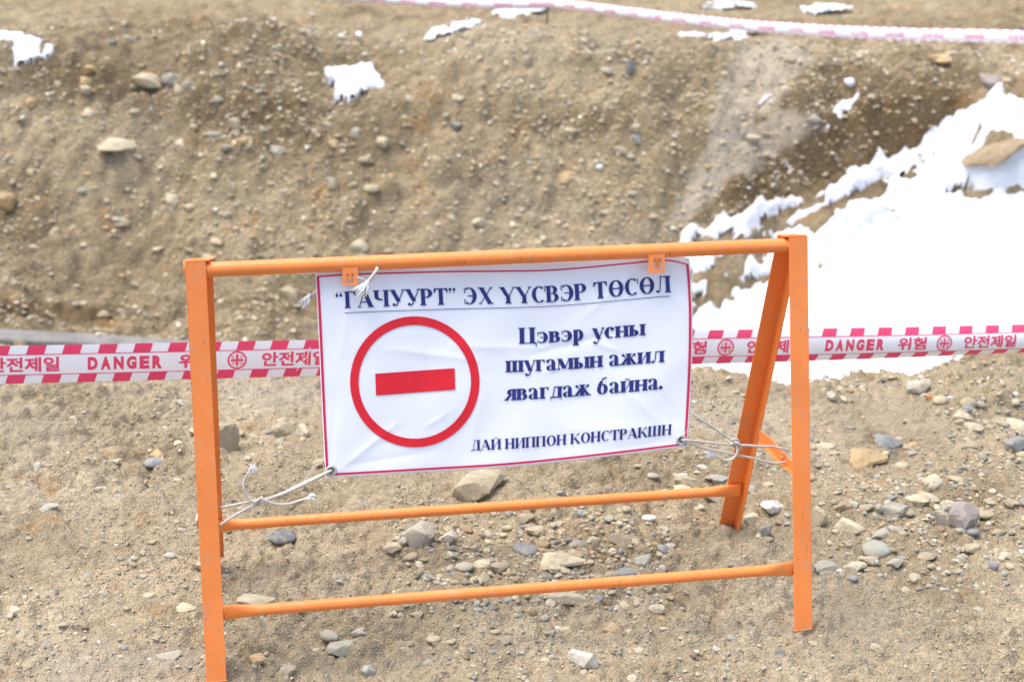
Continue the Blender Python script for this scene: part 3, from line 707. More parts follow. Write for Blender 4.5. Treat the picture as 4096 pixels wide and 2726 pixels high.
# folding braces: two overlapping channel links and rivets on each side
def link_plate(pts, w, nx, name, x):
    """flat strip along pts in the plane x = const with a folded lip"""
    mb = MB(); P = spline(pts, 6); n = len(P); vs = []
    for i in range(n):
        t = P[min(i+1, n-1)]-P[max(i-1, 0)]; t /= np.linalg.norm(t); s = np.cross(EX, t)
        vs += [P[i]+s*w, P[i]-s*w, P[i]-s*w+EX*nx, P[i]+s*w+EX*nx, ]
    fs = [(4*i+a, 4*i+4+a, 4*i+4+(a+1) % 4, 4*i+(a+1) % 4) for i in range(n-1) for a in range(4)]+[(0, 1, 2, 3), (4*n-1, 4*n-2, 4*n-3, 4*n-4)]
    mb.add(vs, fs)
    vs = []
    for i in range(1, n-1):
        t = P[i+1]-P[i-1]; t /= np.linalg.norm(t); s = np.cross(EX, t)
        vs += [P[i]+s*(w+.0012), P[i]+s*(w-.0012), P[i]+s*(w-.0012)-EX*.007, P[i]+s*(w+.0012)-EX*.007]
    m_ = n-2
    fs = [(4*i+a, 4*i+4+a, 4*i+4+(a+1) % 4, 4*i+(a+1) % 4) for i in range(m_-1) for a in range(4)]+[(0, 1, 2, 3), (4*m_-1, 4*m_-2, 4*m_-3, 4*m_-4)]
    mb.add(vs, fs)
    return mb.build(name, M_ORANGE, BAR, bevel=.0004)
def c4px(x, y): return 2600+x*.3826, 1600+y*.3826
XB = .574
def onx(x, y, X=XB): return on_plane(*c4px(x, y), (X, 0, 0), (1, 0, 0))
A0, A1, A2 = onx(1140, 372), onx(1270, 475), onx(1392, 612)
B1, B2 = onx(1440, 655), FP(.584, .470, -.022)
link_plate([A0, A1, A2], .0125, .003, 'brace_link', XB); link_plate([onx(1375, 585, .579), B1, B2], .0105, .003, 'brace_link', XB)
mb = MB()
for q in (A2+(A1-A2)*.08, ):
    mb.tube([q-EX*.004, q+EX*.007], .0045, 12)
mb.build('rivet', M_ORANGE, BAR, smooth=True)
mb = MB(); q = on_plane(*c4px(1106, 360), BPt(XR, .5), NB); mb.tube([q+EX*(-.001)-NB*.0, q-EX*.006], .004, 12); mb.build('rivet', M_ORANGE, BAR, smooth=True)
mir = np.array([-1, 1, 1])
link_plate([A0*mir, A1*mir, A2*mir], .0125, -.003, 'brace_link', XB); link_plate([onx(1375, 585, .579)*mir, B1*mir, B2*mir], .0105, -.003, 'brace_link', XB)
# clips under the top tube, each a folded plate with a U shaped cut and a bent tongue
def c1(x, y): return 1200+x*.67912, 980+y*.67912
def clip(cx, cyy, w, h, open_):
    n0 = -.004
    P = lambda fx, fy, n=0: on_plane(*c1(cx+fx*w, cyy+fy*h), FP(0, 0, n0+n), NF)
    mb = MB()
    def plate(x0, x1, y0, y1, n=0):
        mb.add([P(x0, y0, n), P(x1, y0, n), P(x1, y1, n), P(x0, y1, n), P(x0, y0, n-.0025), P(x1, y0, n-.0025), P(x1, y1, n-.0025), P(x0, y1, n-.0025)],
               [(0, 1, 2, 3), (7, 6, 5, 4), (0, 4, 5, 1), (1, 5, 6, 2), (2, 6, 7, 3), (3, 7, 4, 0)])
    gx0, gx1 = (.27, .70) if not open_ else (.33, .78); s = .09
    gy0, gy1 = (.36, .86) if not open_ else (.20, .80)
    plate(0, gx0, -.12, 1); plate(gx1, 1, -.12, 1); plate(gx0, gx1, -.12, gy0); plate(gx0, gx1, gy1, 1)
    # tongue, bent forward when open
    k = .006 if open_ else 0.0005
    mb.add([P(gx0+s, gy0, 0), P(gx1-s, gy0, 0), P(gx1-s, gy1-.12, -.001-k*.6), P(gx0+s, gy1-.12, -.001-k*.6)], [(0, 1, 2, 3)])
    # side fold going back round the tube
    for fx in (0, 1):
        mb.add([P(fx, -.12, 0), P(fx, 1, 0), P(fx, 1, -.009), P(fx, -.12, -.009)], [(0, 1, 2, 3)])
    mb.add([P(0, -.12, 0), P(1, -.12, 0), P(1, -.10, -.02), P(0, -.10, -.02)], [(0, 1, 2, 3)])
    o = mb.build('clip', M_ORANGE, BAR); return o
clip(250, 130, 92, 106, False); clip(2053, 52, 96, 112, True)

# ------------------------------------------------------------------ banner: surface from its outline, hung behind the top tube
def crv(pts):
    P = np.array([c1(*p) for p in pts], float); d = np.concatenate([[0], np.cumsum(np.hypot(*np.diff(P, axis=0).T))]); d /= d[-1]
    def f(t):
        # smooth interpolation
        t = np.clip(t, -.02, 1.02); i = int(np.clip(np.searchsorted(d, t)-1, 0, len(d)-2)); 
        def tang(j):
            if j == 0: return (P[1]-P[0])/(d[1]-d[0])
            if j == len(d)-1: return (P[-1]-P[-2])/(d[-1]-d[-2])
            return (P[j+1]-P[j-1])/(d[j+1]-d[j-1])
        h = d[i+1]-d[i]; s = (t-d[i])/h; s2, s3 = s*s, s*s*s
        return (2*s3-3*s2+1)*P[i]+(s3-2*s2+s)*h*tang(i)+(-2*s3+3*s2)*P[i+1]+(s3-s2)*h*tang(i+1)
    return f
cT = crv([(90, 140), (300, 126), (870, 110), (1180, 108), (1450, 104), (1700, 86), (1900, 66), (2080, 50), (2180, 48), (2292, 76)])
cL = crv([(90, 140), (108, 500), (128, 950), (150, 1370)])
cB = crv([(150, 1370), (700, 1338), (1240, 1304), (1800, 1245), (2282, 1185)])
cR = crv([(2292, 76), (2306, 230), (2313, 430), (2309, 700), (2297, 950), (2282, 1185)])
K00, K10, K01, K11 = cT(0), cT(1), cL(1), cR(1)
def coons(u, v):
    # the sag and the peaks of the top edge die out downwards
    w = (1-v)**1.6; lin = (1-u)*K00+u*K10
    top = lin+(cT(u)-lin)
    a = (1-v)*lin+v*cB(u)+w*(top-lin); b = (1-u)*cL(v)+u*cR(v)
    c = (1-u)*(1-v)*K00+u*(1-v)*K10+(1-u)*v*K01+u*v*K11
    return a+b-c
def inv(px, py):
    u, v = (px-K00[0])/(K10[0]-K00[0]), .5
    for _ in range(12):
        p = coons(u, v); e = 1e-4; du = (coons(u+e, v)-p)/e; dv = (coons(u, v+e)-p)/e
        J = np.array([[du[0], dv[0]], [du[1], dv[1]]]); s = np.linalg.solve(J, np.array([px, py])-p)
        u += float(np.clip(s[0], -.3, .3)); v += float(np.clip(s[1], -.3, .3))
    return u, v
CREASES = [(.045, .96, .20, .76, .0035, .016), (.05, .95, .30, .90, -.0025, .02), (.965, .94, .84, .70, .0030, .022), (.95, .96, .74, .965, -.0015, .02), (.10, .10, .05, .45, .0022, .02), (.86, .06, .70, .30, .0028, .02), (.19, .40, .42, .47, .0035, .020), (.28, .42, .30, .56, -.0030, .018), (.36, .40, .60, .42, .0028, .022), (.56, .46, .82, .36, -.0040, .024), (.74, .42, .80, .47, .0030, .010), (.50, .12, .64, .20, .0020, .03),
           (.44, .62, .40, .86, .0022, .03), (.86, .04, .99, .30, .0035, .03), (.28, .78, .34, .72, .0022, .012), (.10, .14, .30, .06, .0025, .03), (.66, .84, .98, .90, .0030, .035), (.04, .60, .02, .9, -.002, .02),
           (.60, .55, .66, .52, .0024, .010), (.41, .52, .45, .58, .0018, .008)]
def bump_n(u, v):
    s = .0045*math.sin(u*5.2+v*2.0+.6)*(.4+.6*v) + .0025*math.sin(u*11-v*4+1.0)*(1-v*.6) + .0012*math.sin(u*23+v*9)
    for u0, v0, u1, v1, h, w in CREASES:
        dx, dy = (u1-u0)*1.75, v1-v0; px, py = (u-u0)*1.75, v-v0; L2 = dx*dx+dy*dy
        t = max(0, min(1, (px*dx+py*dy)/L2)); d = math.hypot(px-dx*t, py-dy*t)
        s += .55*h*math.exp(-abs(d/w)**1.3)*(.55+.45*math.sin(t*math.pi))
    s += .0016*float(vn(np.array(u*9.), np.array(v*6.), 5))
    return s
def SURF(u, v, off=0.0):
    p = coons(u, v)
    n = -.034+.012*v+bump_n(u, v)+off - .010*max(0, u-.8)*v*5*.8
    return on_plane(p[0], p[1], FP(0, 0, n), NF)
BN = empty('banner', tuple(SURF(.5, 1)), 'white vinyl banner with red no entry sign and blue Cyrillic lettering', 'banner')
NU, NV = 210, 125
V = [SURF(i/NU, j/NV) for j in range(NV+1) for i in range(NU+1)]
Q = [(j*(NU+1)+i, j*(NU+1)+i+1, (j+1)*(NU+1)+i+1, (j+1)*(NU+1)+i) for j in range(NV) for i in range(NU)]
me = mesh_np('sheet', np.array(V), np.array(Q)[:, ::-1], M_CLOTH, True)
sh = link('sheet', me); sh.parent = BN; sh.matrix_parent_inverse = BN.matrix_world.inverted()
md = sh.modifiers.new('thickness', 'SOLIDIFY'); md.thickness = .0006; md.offset = -1
PO = .0015
def uv_quads(name, quads, mt, off=PO, label=None):
    """quads: lists of 4 (u, v) points, each subdivided so that it follows the cloth"""
    mb = MB()
    for q, nu, nv in quads:
        vs = []
        for j in range(nv+1):
            for i in range(nu+1):
                a, b = i/nu, j/nv
                p = [(1-a)*(1-b)*q[0][k]+a*(1-b)*q[1][k]+a*b*q[2][k]+(1-a)*b*q[3][k] for k in (0, 1)]
                vs.append(SURF(p[0], p[1], off))
        mb.add(vs, [(j*(nu+1)+i, (j+1)*(nu+1)+i, (j+1)*(nu+1)+i+1, j*(nu+1)+i+1) for j in range(nv) for i in range(nu)])
    return mb.build(name, mt, BN, smooth=True, label=label)
# border lines
bx0, bx1, by0, by1 = .0025, .9965, .034, .990; tx, ty = .0068, .0105
uv_quads('border', [([(bx0, by0), (bx1, by0), (bx1, by0+ty*.7), (bx0, by0+ty*.7)], 120, 1), ([(bx0, by1-ty), (bx1, by1-ty), (bx1, by1), (bx0, by1)], 120, 1),
                    ([(bx0, by0+ty*.7), (bx0+tx, by0+ty*.7), (bx0+tx, by1-ty), (bx0, by1-ty)], 1, 70), ([(bx1-tx, by0+ty*.7), (bx1, by0+ty*.7), (bx1, by1-ty), (bx1-tx, by1-ty)], 1, 70)], M_BRED)
# red ring and bar
cu, cv = inv(*c1(676, 804)); ul, _ = inv(*c1(295, 812)); ur_, _ = inv(*c1(1057, 796)); _, vt = inv(*c1(678, 419)); _, vb = inv(*c1(676, 1189))
ru, rv = (ur_-ul)/2, (vb-vt)/2; th = 50/381
vs = []; N = 120
for i in range(N):
    a = 2*math.pi*i/N; p = [(676+rr*381*math.cos(a), 804+rr*385*math.sin(a)) for rr in (1, 1-th*.5, 1-th)]
    for q in p:
        uu, vv = inv(*c1(*q)); vs.append(SURF(uu, vv, PO))
mb = MB(); mb.add(vs, [(3*i+k, 3*((i+1) % N)+k, 3*((i+1) % N)+k+1, 3*i+k+1) for i in range(N) for k in (0, 1)])
mb.build('prohibition_ring', M_PRED, BN, smooth=True)
q = [inv(*c1(*p)) for p in ((443, 757), (911, 724), (914, 850), (448, 885))]
uv_quads('prohibition_bar', [(q, 30, 8)], M_PRED)

# ---- hand drawn bold serif letters (cap height = 1)
T = .062
def rect(x0, y0, x1, y1): return [(x0, y0), (x1, y0), (x1, y1), (x0, y1)]
def arc(cx, cyy, rx, ry, wx, wy, a0, a1, n=22):
    out = []
    for i in range(n):
        q = []
        for k, (X, Y) in ((i, (rx, ry)), (i+1, (rx, ry)), (i+1, (rx-wx, ry-wy)), (i, (rx-wx, ry-wy))):
            a = math.radians(a0+(a1-a0)*k/n); q.append((cx+X*math.cos(a), cyy+Y*math.sin(a)))
        out.append(q)
    return out
def dot(cx, cyy, r):
    return [[(cx, cyy)]+[(cx+r*math.cos(a), cyy+r*math.sin(a)) for a in (k*math.pi/6, (k+1)*math.pi/6)] for k in range(12)]
class G:
    def __init__(s, h, w, k): s.h, s.w, s.k, s.p = h, w, k, []
    def ser(s, x0, x1, y, up):      # serif under (or over) a stem spanning x0..x1
        e = .075; t = T*.8
        s.p.append(rect(x0-e, y, x1+e, y+t) if up else rect(x0-e, y-t, x1+e, y))
        d = 1 if up else -1
        s.p.append([(x0-e*.5, y+d*t), (x0, y+d*t), (x0, y+d*(t+.06))]); s.p.append([(x1, y+d*(t+.06)), (x1, y+d*t), (x1+e*.5, y+d*t)])
    def stem(s, x, w=None, y0=0, y1=None, top=True, bot=True):
        w = s.w if w is None else w; y1 = s.h if y1 is None else y1
        s.p.append(rect(x, y0, x+w, y1))
        if top: s.ser(x, x+w, y1, False)
        if bot: s.ser(x, x+w, y0, True)
    def diag(s, x0, y0, x1, y1, w): s.p.append([(x0-w/2, y0), (x0+w/2, y0), (x1+w/2, y1), (x1-w/2, y1)])
    def bowl(s, x, y0, y1, r, w=None):   # right hand bowl from a stem
        w = s.w if w is None else w; c = (y0+y1)/2; ry = (y1-y0)/2
        s.p += arc(x, c, r, ry, w, T, -90, 90)
def glyph(ch, h, w, k):
    g = G(h, w, k); s = 1 if h == 1 else k; e = .09; t = T
    if ch in ' ': return [], .34*(1 if h == 1 else .85)
    if ch == 'Г':
        g.stem(e); g.p.append(rect(e, h-t, e+.62*s, h)); g.p.append([(e+.62*s-.02, h), (e+.62*s+.01, h-.27*h), (e+.62*s-.03, h-.27*h), (e+.62*s-.16*s, h-t)]); return g.p, (.80 if h == 1 else .76)*s
    if ch == 'А':
        g.diag(e+.04, 0, e+.40*s, h, .055); g.diag(e+.76*s, 0, e+.39*s, h, w*1.12); g.p.append(rect(e+.14*s, .32*h-t/2, e+.66*s, .32*h+t/2)); g.p.append(rect(e-.06, 0, e+.17*s, t*.8)); g.ser(e+.76*s-w/2, e+.76*s+w/2, 0, True); return g.p, 1.02*s
    if ch == 'Ч':
        g.stem(e, top=True, bot=False, y0=.58*h); g.p += arc(e+.42*s, .60*h, .42*s, .22*h, w, t*1.6, 180, 280); g.stem(e+.58*s); return g.p, .98*s
    if ch == 'У':
        g.diag(e+.14*s, h, e+.50*s, .28*h, w*1.08); g.diag(e+.80*s, h, e+.40*s, .08*h, .06); g.p += arc(e+.26*s, .16*h, .19*s, .16*h, .08, .06, -100, 10, 10); g.p += dot(e+.20*s, .10*h, .085)
        g.ser(e+.06*s, e+.24*s, h, False); g.ser(e+.76*s, e+.83*s, h, False); return g.p, .96*s
    if ch == 'Ү':
        g.diag(e+.12*s, h, e+.44*s, .44*h, w*1.05); g.diag(e+.84*s, h, e+.54*s, .44*h, .06); g.stem(e+.48*s-w/2, y1=.5*h, top=False); g.ser(e+.04*s, e+.22*s, h, False); g.ser(e+.80*s, e+.87*s, h, False); return g.p, 1.0*s
    if ch == 'Р': g.stem(e); g.p.append(rect(e+w, h-t, e+w+.12*s, h)); g.p.append(rect(e+w, .45*h, e+w+.12*s, .45*h+t)); g.bowl(e+w+.10*s, .45*h, h, .34*s); return g.p, .82*s
    if ch == 'Т':
        g.stem(e+.40*s-w/2, top=False); g.p.append(rect(e, h-t, e+.80*s, h))
        for sg in (0, 1):
            x = e+.80*s*sg; d = 1-2*sg; g.p.append([(x, h), (x-d*.02, h-.28*h), (x+d*.02, h-.28*h), (x+d*.15*s, h-t)])
        return g.p, .94*s
    if ch == 'Э':
        r = .40*s; g.p += arc(e+.30*s, h/2, r+.04, h/2+.01, w, t, -128, 128, 26); g.p.append(rect(e+.20*s, h/2-t/2, e+.6*s, h/2+t/2)); g.p.append([(e-.0, h), (e+.03, h), (e+.07*s, .68*h), (e+.0, .68*h)]); g.p.append([(e+.0, 0), (e+.03, 0), (e+.07*s, .3*h), (e+.0, .3*h)]); return g.p, .88*s
    if ch == 'Х':
        g.diag(e+.70*s, 0, e+.18*s, h, w*1.1); g.diag(e+.10*s, 0, e+.78*s, h, .06); g.ser(e+.70*s-w*.5, e+.70*s+w*.5, 0, True); g.ser(e+.08*s, e+.12*s, 0, True); g.ser(e+.18*s-w*.5, e+.18*s+w*.5, h, False); g.ser(e+.76*s, e+.80*s, h, False); return g.p, 1.0*s
    if ch == 'С':
        g.p += arc(e+.42*s, h/2, .44*s, h/2+.01, w, t, 48, 312, 30); g.p.append([(e+.74*s, h), (e+.78*s, h), (e+.78*s, .66*h), (e+.73*s, .66*h)]); return g.p, .90*s
    if ch == 'В':
        g.stem(e); g.p.append(rect(e+w, h-t, e+w+.14*s, h)); g.p.append(rect(e+w, 0, e+w+.16*s, t)); g.p.append(rect(e+w, .5*h, e+w+.14*s, .5*h+t)); g.bowl(e+w+.10*s, .5*h, h, .31*s); g.bowl(e+w+.12*s, 0, .5*h+t, .36*s); return g.p, .90*s
    if ch in 'ОӨ':
        g.p += arc(e+.44*s, h/2, .44*s, h/2+.01, w, t, 0, 360, 40)
        if ch == 'Ө': g.p.append(rect(e+.12*s, h/2-t*.6, e+.76*s, h/2+t*.6))
        return g.p, 1.03*s
    if ch == 'Л':
        g.diag(e+.20*s, .08*h, e+.30*s, h, .06); g.p += arc(e+.12*s, .14*h, .10*s, .14*h, .06, .05, -90, -10, 6); g.p += dot(e+.06*s, .09*h, .08); g.p.append(rect(e+.22*s, h-t, e+.62*s+w, h)); g.stem(e+.58*s); return g.p, .98*s
    if ch == 'Д':
        g.diag(e+.18*s, t, e+.34*s, h, .06); g.p.append(rect(e+.26*s, h-t, e+.62*s+w, h)); g.stem(e+.56*s, bot=False); g.p.append(rect(e, 0, e+.86*s, t*1.3))
        g.p.append([(e, 0), (e+.05, 0), (e+.02, -.22*s), (e, -.22*s)]); g.p.append([(e+.81*s, 0), (e+.86*s, 0), (e+.86*s, -.22*s), (e+.84*s, -.22*s)]); return g.p, .98*s
    if ch in 'ИЙ':
        g.stem(e); g.stem(e+.62*s); g.p.append([(e+w, .12*h), (e+w, .12*h+.10), (e+.62*s, .88*h), (e+.62*s, .88*h-.10)])
        if ch == 'Й': g.p += arc(e+.31*s+w/2, h+.23*h, .20*s, .16*h, .05, .06, 190, 350, 10)
        return g.p, (.80+w)*s if h == 1 else .80*s+w*.9
    if ch == 'Н': g.stem(e); g.stem(e+.60*s); g.p.append(rect(e+w, h/2-t*.6, e+.60*s, h/2+t*.6)); return g.p, 1.02*s
    if ch == 'П': g.stem(e); g.stem(e+.60*s); g.p.append(rect(e+w, h-t, e+.60*s, h)); return g.p, 1.02*s
    if ch == 'К':
        g.stem(e); g.diag(e+.78*s, 0, e+.38*s, .55*h, w); g.diag(e+w+.02, .42*h, e+.68*s, h-.06, .07); g.p += dot(e+.70*s, h-.09, .085); g.ser(e+.78*s-w/2, e+.78*s+w/2, 0, True); return g.p, 1.0*s
    if ch == 'Ш':
        for i in range(3): g.stem(e+.47*s*i)
        g.p.append(rect(e, 0, e+.94*s+w, t)); return g.p, 1.38*s
    if ch == 'Ц': g.stem(e); g.stem(e+.58*s); g.p.append(rect(e, 0, e+.78*s+w*.6, t)); g.p.append([(e+.72*s+w*.6, 0), (e+.80*s+w*.6, t), (e+.80*s+w*.6, -.24), (e+.77*s+w*.6, -.24)]); return g.p, 1.04*s
    if ch == 'Ы':
        g.stem(e); g.p.append(rect(e+w, .55*h-t, e+w+.10*s, .55*h)); g.p.append(rect(e+w, 0, e+w+.10*s, t)); g.bowl(e+w+.06*s, 0, .55*h, .30*s); g.stem(e+.80*s); return g.p, 1.2*s
    if ch == 'М':
        g.stem(e, w=.06); g.diag(e+.10*s, h, e+.46*s, .1*h, w*1.1); g.diag(e+.84*s, h, e+.48*s, .1*h, .06); g.stem(e+.80*s); return g.p, 1.22*s
    if ch == 'Ж':
        c = e+.56*s; g.stem(c-w/2)
        for sg in (-1, 1): g.diag(c+sg*.50*s, 0, c+sg*.14*s, .55*h, w*.85); g.diag(c+sg*.10*s, .46*h, c+sg*.40*s, h-.07, .07); g.p += dot(c+sg*.42*s, h-.09, .085); g.ser(c+sg*.50*s-w*.4, c+sg*.50*s+w*.4, 0, True)
        return g.p, 1.28*s
    if ch == 'Я':
        g.stem(e+.56*s); x = e+.54*s; c = .72*h; g.p += arc(x, c, .36*s, .28*h, w, t, 90, 270, 18); g.diag(e+.10*s, 0, e+.40*s, .46*h, w*.8); g.ser(e+.10*s-w*.3, e+.10*s+w*.3, 0, True); return g.p, .94*s
    # lowercase letters with shapes of their own
    if ch == 'р': g.stem(e, y0=-.28, y1=h, top=False); g.p.append([(e-.07, h-.03), (e, h-.08), (e+w, h+.02), (e+w, h-.02)]); g.p += arc(e+w+.02, h/2, .30, h/2+.01, w*.95, t*1.3, -115, 115, 22); return g.p, .76
    if ch == 'у':
        g.diag(e+.09, h, e+.34, .02, w*1.0); g.diag(e+.58, h, e+.28, -.20, .06); g.p += arc(e+.16, -.17, .15, .12, .08, .06, -110, 0, 8); g.p += dot(e+.10, -.19, .085); g.ser(e+.02, e+.17, h, False); g.ser(e+.55, e+.60, h, False); return g.p, .70
    if ch == 'с': g.p += arc(e+.28, h/2, .30, h/2+.01, w, t, 52, 308, 24); g.p += dot(e+.42, h-.14, .10); return g.p, .62
    if ch == 'а':
        g.stem(e+.28, y1=h*.72, top=False, bot=False); g.p += arc(e+.22, h*.70, .28, h*.31, w*.8, t, 0, 150, 14); g.p += dot(e+.07, h*.80, .085); g.p += arc(e+.20, .2*h+.02, .21, .23*h, w*.8, t, 60, 300, 18)
        g.p.append([(e+.28+w, .0), (e+.28+w+.11, .05), (e+.28+w+.10, .09), (e+.28+w-.03, .08)]); g.p.append(rect(e+.28, 0, e+.28+w, .1)); return g.p, .70
    if ch == 'б':
        g.p += arc(e+.30, h*.46, .32, h*.47, w, t, 0, 360, 30); g.p += arc(e+.46, .42, .44, .52, w*.8, .1, 118, 185, 12); g.p.append([(e+.24, .86), (e+.27, .98), (e+.54, 1.06), (e+.56, .98)]); return g.p, .74
    if ch == '.': return dot(e+.05, .10, .115), .34
    if ch in '“”':
        out = []
        for i in (0, 1):
            x = e+.06+.24*i
            if ch == '“': out += dot(x, .78, .085); out += [[(x-.085, .78), (x-.03, .78), (x+.06, 1.0), (x+.02, 1.0)]]
            else: out += dot(x, .92, .085); out += [[(x+.085, .92), (x+.03, .92), (x-.06, .70), (x-.02, .70)]]
        return out, .56
    raise KeyError(ch)
LOW = dict(zip('гэвншмжиляйдык', 'ГЭВНШМЖИЛЯЙДЫК'))
def text_line(name, txt, p0, p1, cap, w, wl=None):
    """p0, p1: ends of the baseline in the crop; cap: cap height there"""
    polys = []; x = 0
    for ch in txt:
        if ch in LOW: P, adv = glyph(LOW[ch], .70, wl or w*.9, .78)
        elif ch in 'русаб.': P, adv = glyph(ch, .70, wl or w*.9, 1)
        else: P, adv = glyph(ch, 1, w, 1)
        polys += [[(a+x, b) for a, b in q] for q in P]; x += adv-(0 if ch in ' “”' else .035 if ch not in LOW and ch not in 'русаб.' else .008)
    tot = x-.12
    (u0, v0), (u1, v1) = inv(*c1(*p0)), inv(*c1(*p1))
    _, va = inv(*c1(p0[0], p0[1]-cap)); dv0 = v0-va; _, vb_ = inv(*c1(p1[0], p1[1]-cap)); dv1 = v1-vb_
    mb = MB()
    for i, q in enumerate(polys):
        vs = []
        for a, b in q:
            f = (a-.06)/tot; uu = u0+(u1-u0)*f; vv = v0+(v1-v0)*f-b*(dv0+(dv1-dv0)*f); vs.append(SURF(uu, vv, PO+(i % 7)*.00004))
        mb.add(vs, [tuple(range(len(vs)))])
    return mb.build(name, M_NAVY, BN)
text_line('lettering', '“ГАЧУУРТ” ЭХ ҮҮСВЭР ТӨСӨЛ', (212, 374), (2178, 278), 97, .235)
text_line('lettering', 'Цэвэр усны', (1292, 581), (2022, 530), 94, .25, .23)
text_line('lettering', 'шугамын ажил', (1213, 748), (2134, 688), 95, .25, .23)
text_line('lettering', 'явагдаж байна.', (1203, 915), (2138, 846), 95, .25, .23)
text_line('lettering', 'ДАЙ НИППОН КОНСТРАКШН', (1008, 1208), (2184, 1114), 60, .225)
ua, va = inv(*c1(264, 399)); ub, vb_ = inv(*c1(2180, 301)); dl = .0016
uv_quads('title_underline', [([(ua, va-dl), (ub, vb_-dl), (ub, vb_+dl), (ua, va+dl)], 90, 1)], M_NAVY)
# eyelets
def eyelet(x, y, r=.0085):
    uu, vv = inv(*c1(x, y)); c = SURF(uu, vv, .0022); mb = MB(); pts = []
    e1 = np.cross(NF, EX); 
    for i in range(21):
        a = 2*math.pi*i/20; pts.append(c+r*(EX*math.cos(a)+e1*math.sin(a)))
    mb.tube(pts, .0024, 8, False); o = mb.build('eyelet', M_STEEL, BN, smooth=True)
    mb = MB(); mb.add([c-NF*.0006+r*(EX*math.cos(a)+e1*math.sin(a)) for a in [2*math.pi*i/20 for i in range(20)]], [tuple(range(20))]); mb.build('eyelet_hole', M_HOLE, BN)
    return c
EL = eyelet(183, 1328); ER = eyelet(2246, 1147)

# ------------------------------------------------------------------ barrier tape
def text_mesh(s, bold):
    c = bpy.data.curves.new('tmp_text', 'FONT'); c.body = s; c.offset = bold; c.resolution_u = 3
    o = bpy.data.objects.new('tmp_text', c); COL.objects.link(o); bpy.context.view_layer.update()
    dg = bpy.context.evaluated_depsgraph_get(); e = o.evaluated_get(dg); m = e.to_mesh()
    import bmesh
    bm = bmesh.new(); bm.from_mesh(m); ys = [v.co.y for v in bm.verts]; y0, y1 = min(ys), max(ys)
    for k in range(1, 9):
        bmesh.ops.bisect_plane(bm, geom=bm.verts[:]+bm.edges[:]+bm.faces[:], plane_co=(0, y0+(y1-y0)*k/9, 0), plane_no=(0, 1, 0))
    bm.verts.index_update(); V = np.array([v.co[:2] for v in bm.verts]); Fs = [tuple(q.index for q in p.verts) for p in bm.faces]; bm.free()
    e.to_mesh_clear(); bpy.data.objects.remove(o); bpy.data.curves.remove(c)
    return V, Fs
def fit(tm, x0, x1, y0, y1):
    V, Fs = tm; a, b = V.min(0), V.max(0); W_ = V.copy()
    W_[:, 0] = x0+(V[:, 0]-a[0])/(b[0]-a[0])*(x1-x0); W_[:, 1] = y0+(V[:, 1]-a[1])/(b[1]-a[1])*(y1-y0); return W_, Fs
T_AN, T_DA, T_WI = text_mesh('안전제일', .030), text_mesh('DANGER', .055), text_mesh('위험', .030)
T_DL = [text_mesh(c, .062) for c in 'DANGER']
T_1 = [text_mesh(c, .01) for c in '안전제일']
def period_print(per):
    """shapes of one repeat in units of tape width, x 0..per, y -.5..+.5, circle at x=.45"""
    out = []
    out.append(fit(T_AN, 1.08, 2.78, -.19, .20)); 
    cw = 1.81/5.72; V_, F_ = [], []
    for i, tm in enumerate(T_DL):
        a_, b_ = fit(tm, 3.46+i*cw, 3.46+i*cw+cw*.77, -.17, .175); k_ = sum(len(q) for q in V_); V_.append(a_); F_ += [tuple(j+k_ for j in f) for f in b_]
    out.append((np.concatenate(V_), F_)); out.append(fit(T_WI, 5.70, 6.60, -.19, .20))
    ring = arc(.45, 0, .245, .245, .045, .045, 0, 360, 48); vv = [p for q in ring for p in q]; out.append((np.array(vv), [tuple(range(4*i, 4*i+4)) for i in range(len(ring))]))
    cr = [rect(.42, -.16+.08*i, .48, -.08+.08*i) for i in range(4)]+[rect(.29, -.03, .419, .03), rect(.481, -.03, .61, .03)]
    out.append((np.array([p for q in cr for p in q]), [tuple(range(4*i, 4*i+4)) for i in range(len(cr))]))
    for i, (x_, y_) in enumerate(((.345, .085), (.555, .085), (.345, -.085), (.555, -.085))): out.append(fit(T_1[i], x_-.045, x_+.045, y_-.042, y_+.042))
    return out
PER = 6.72
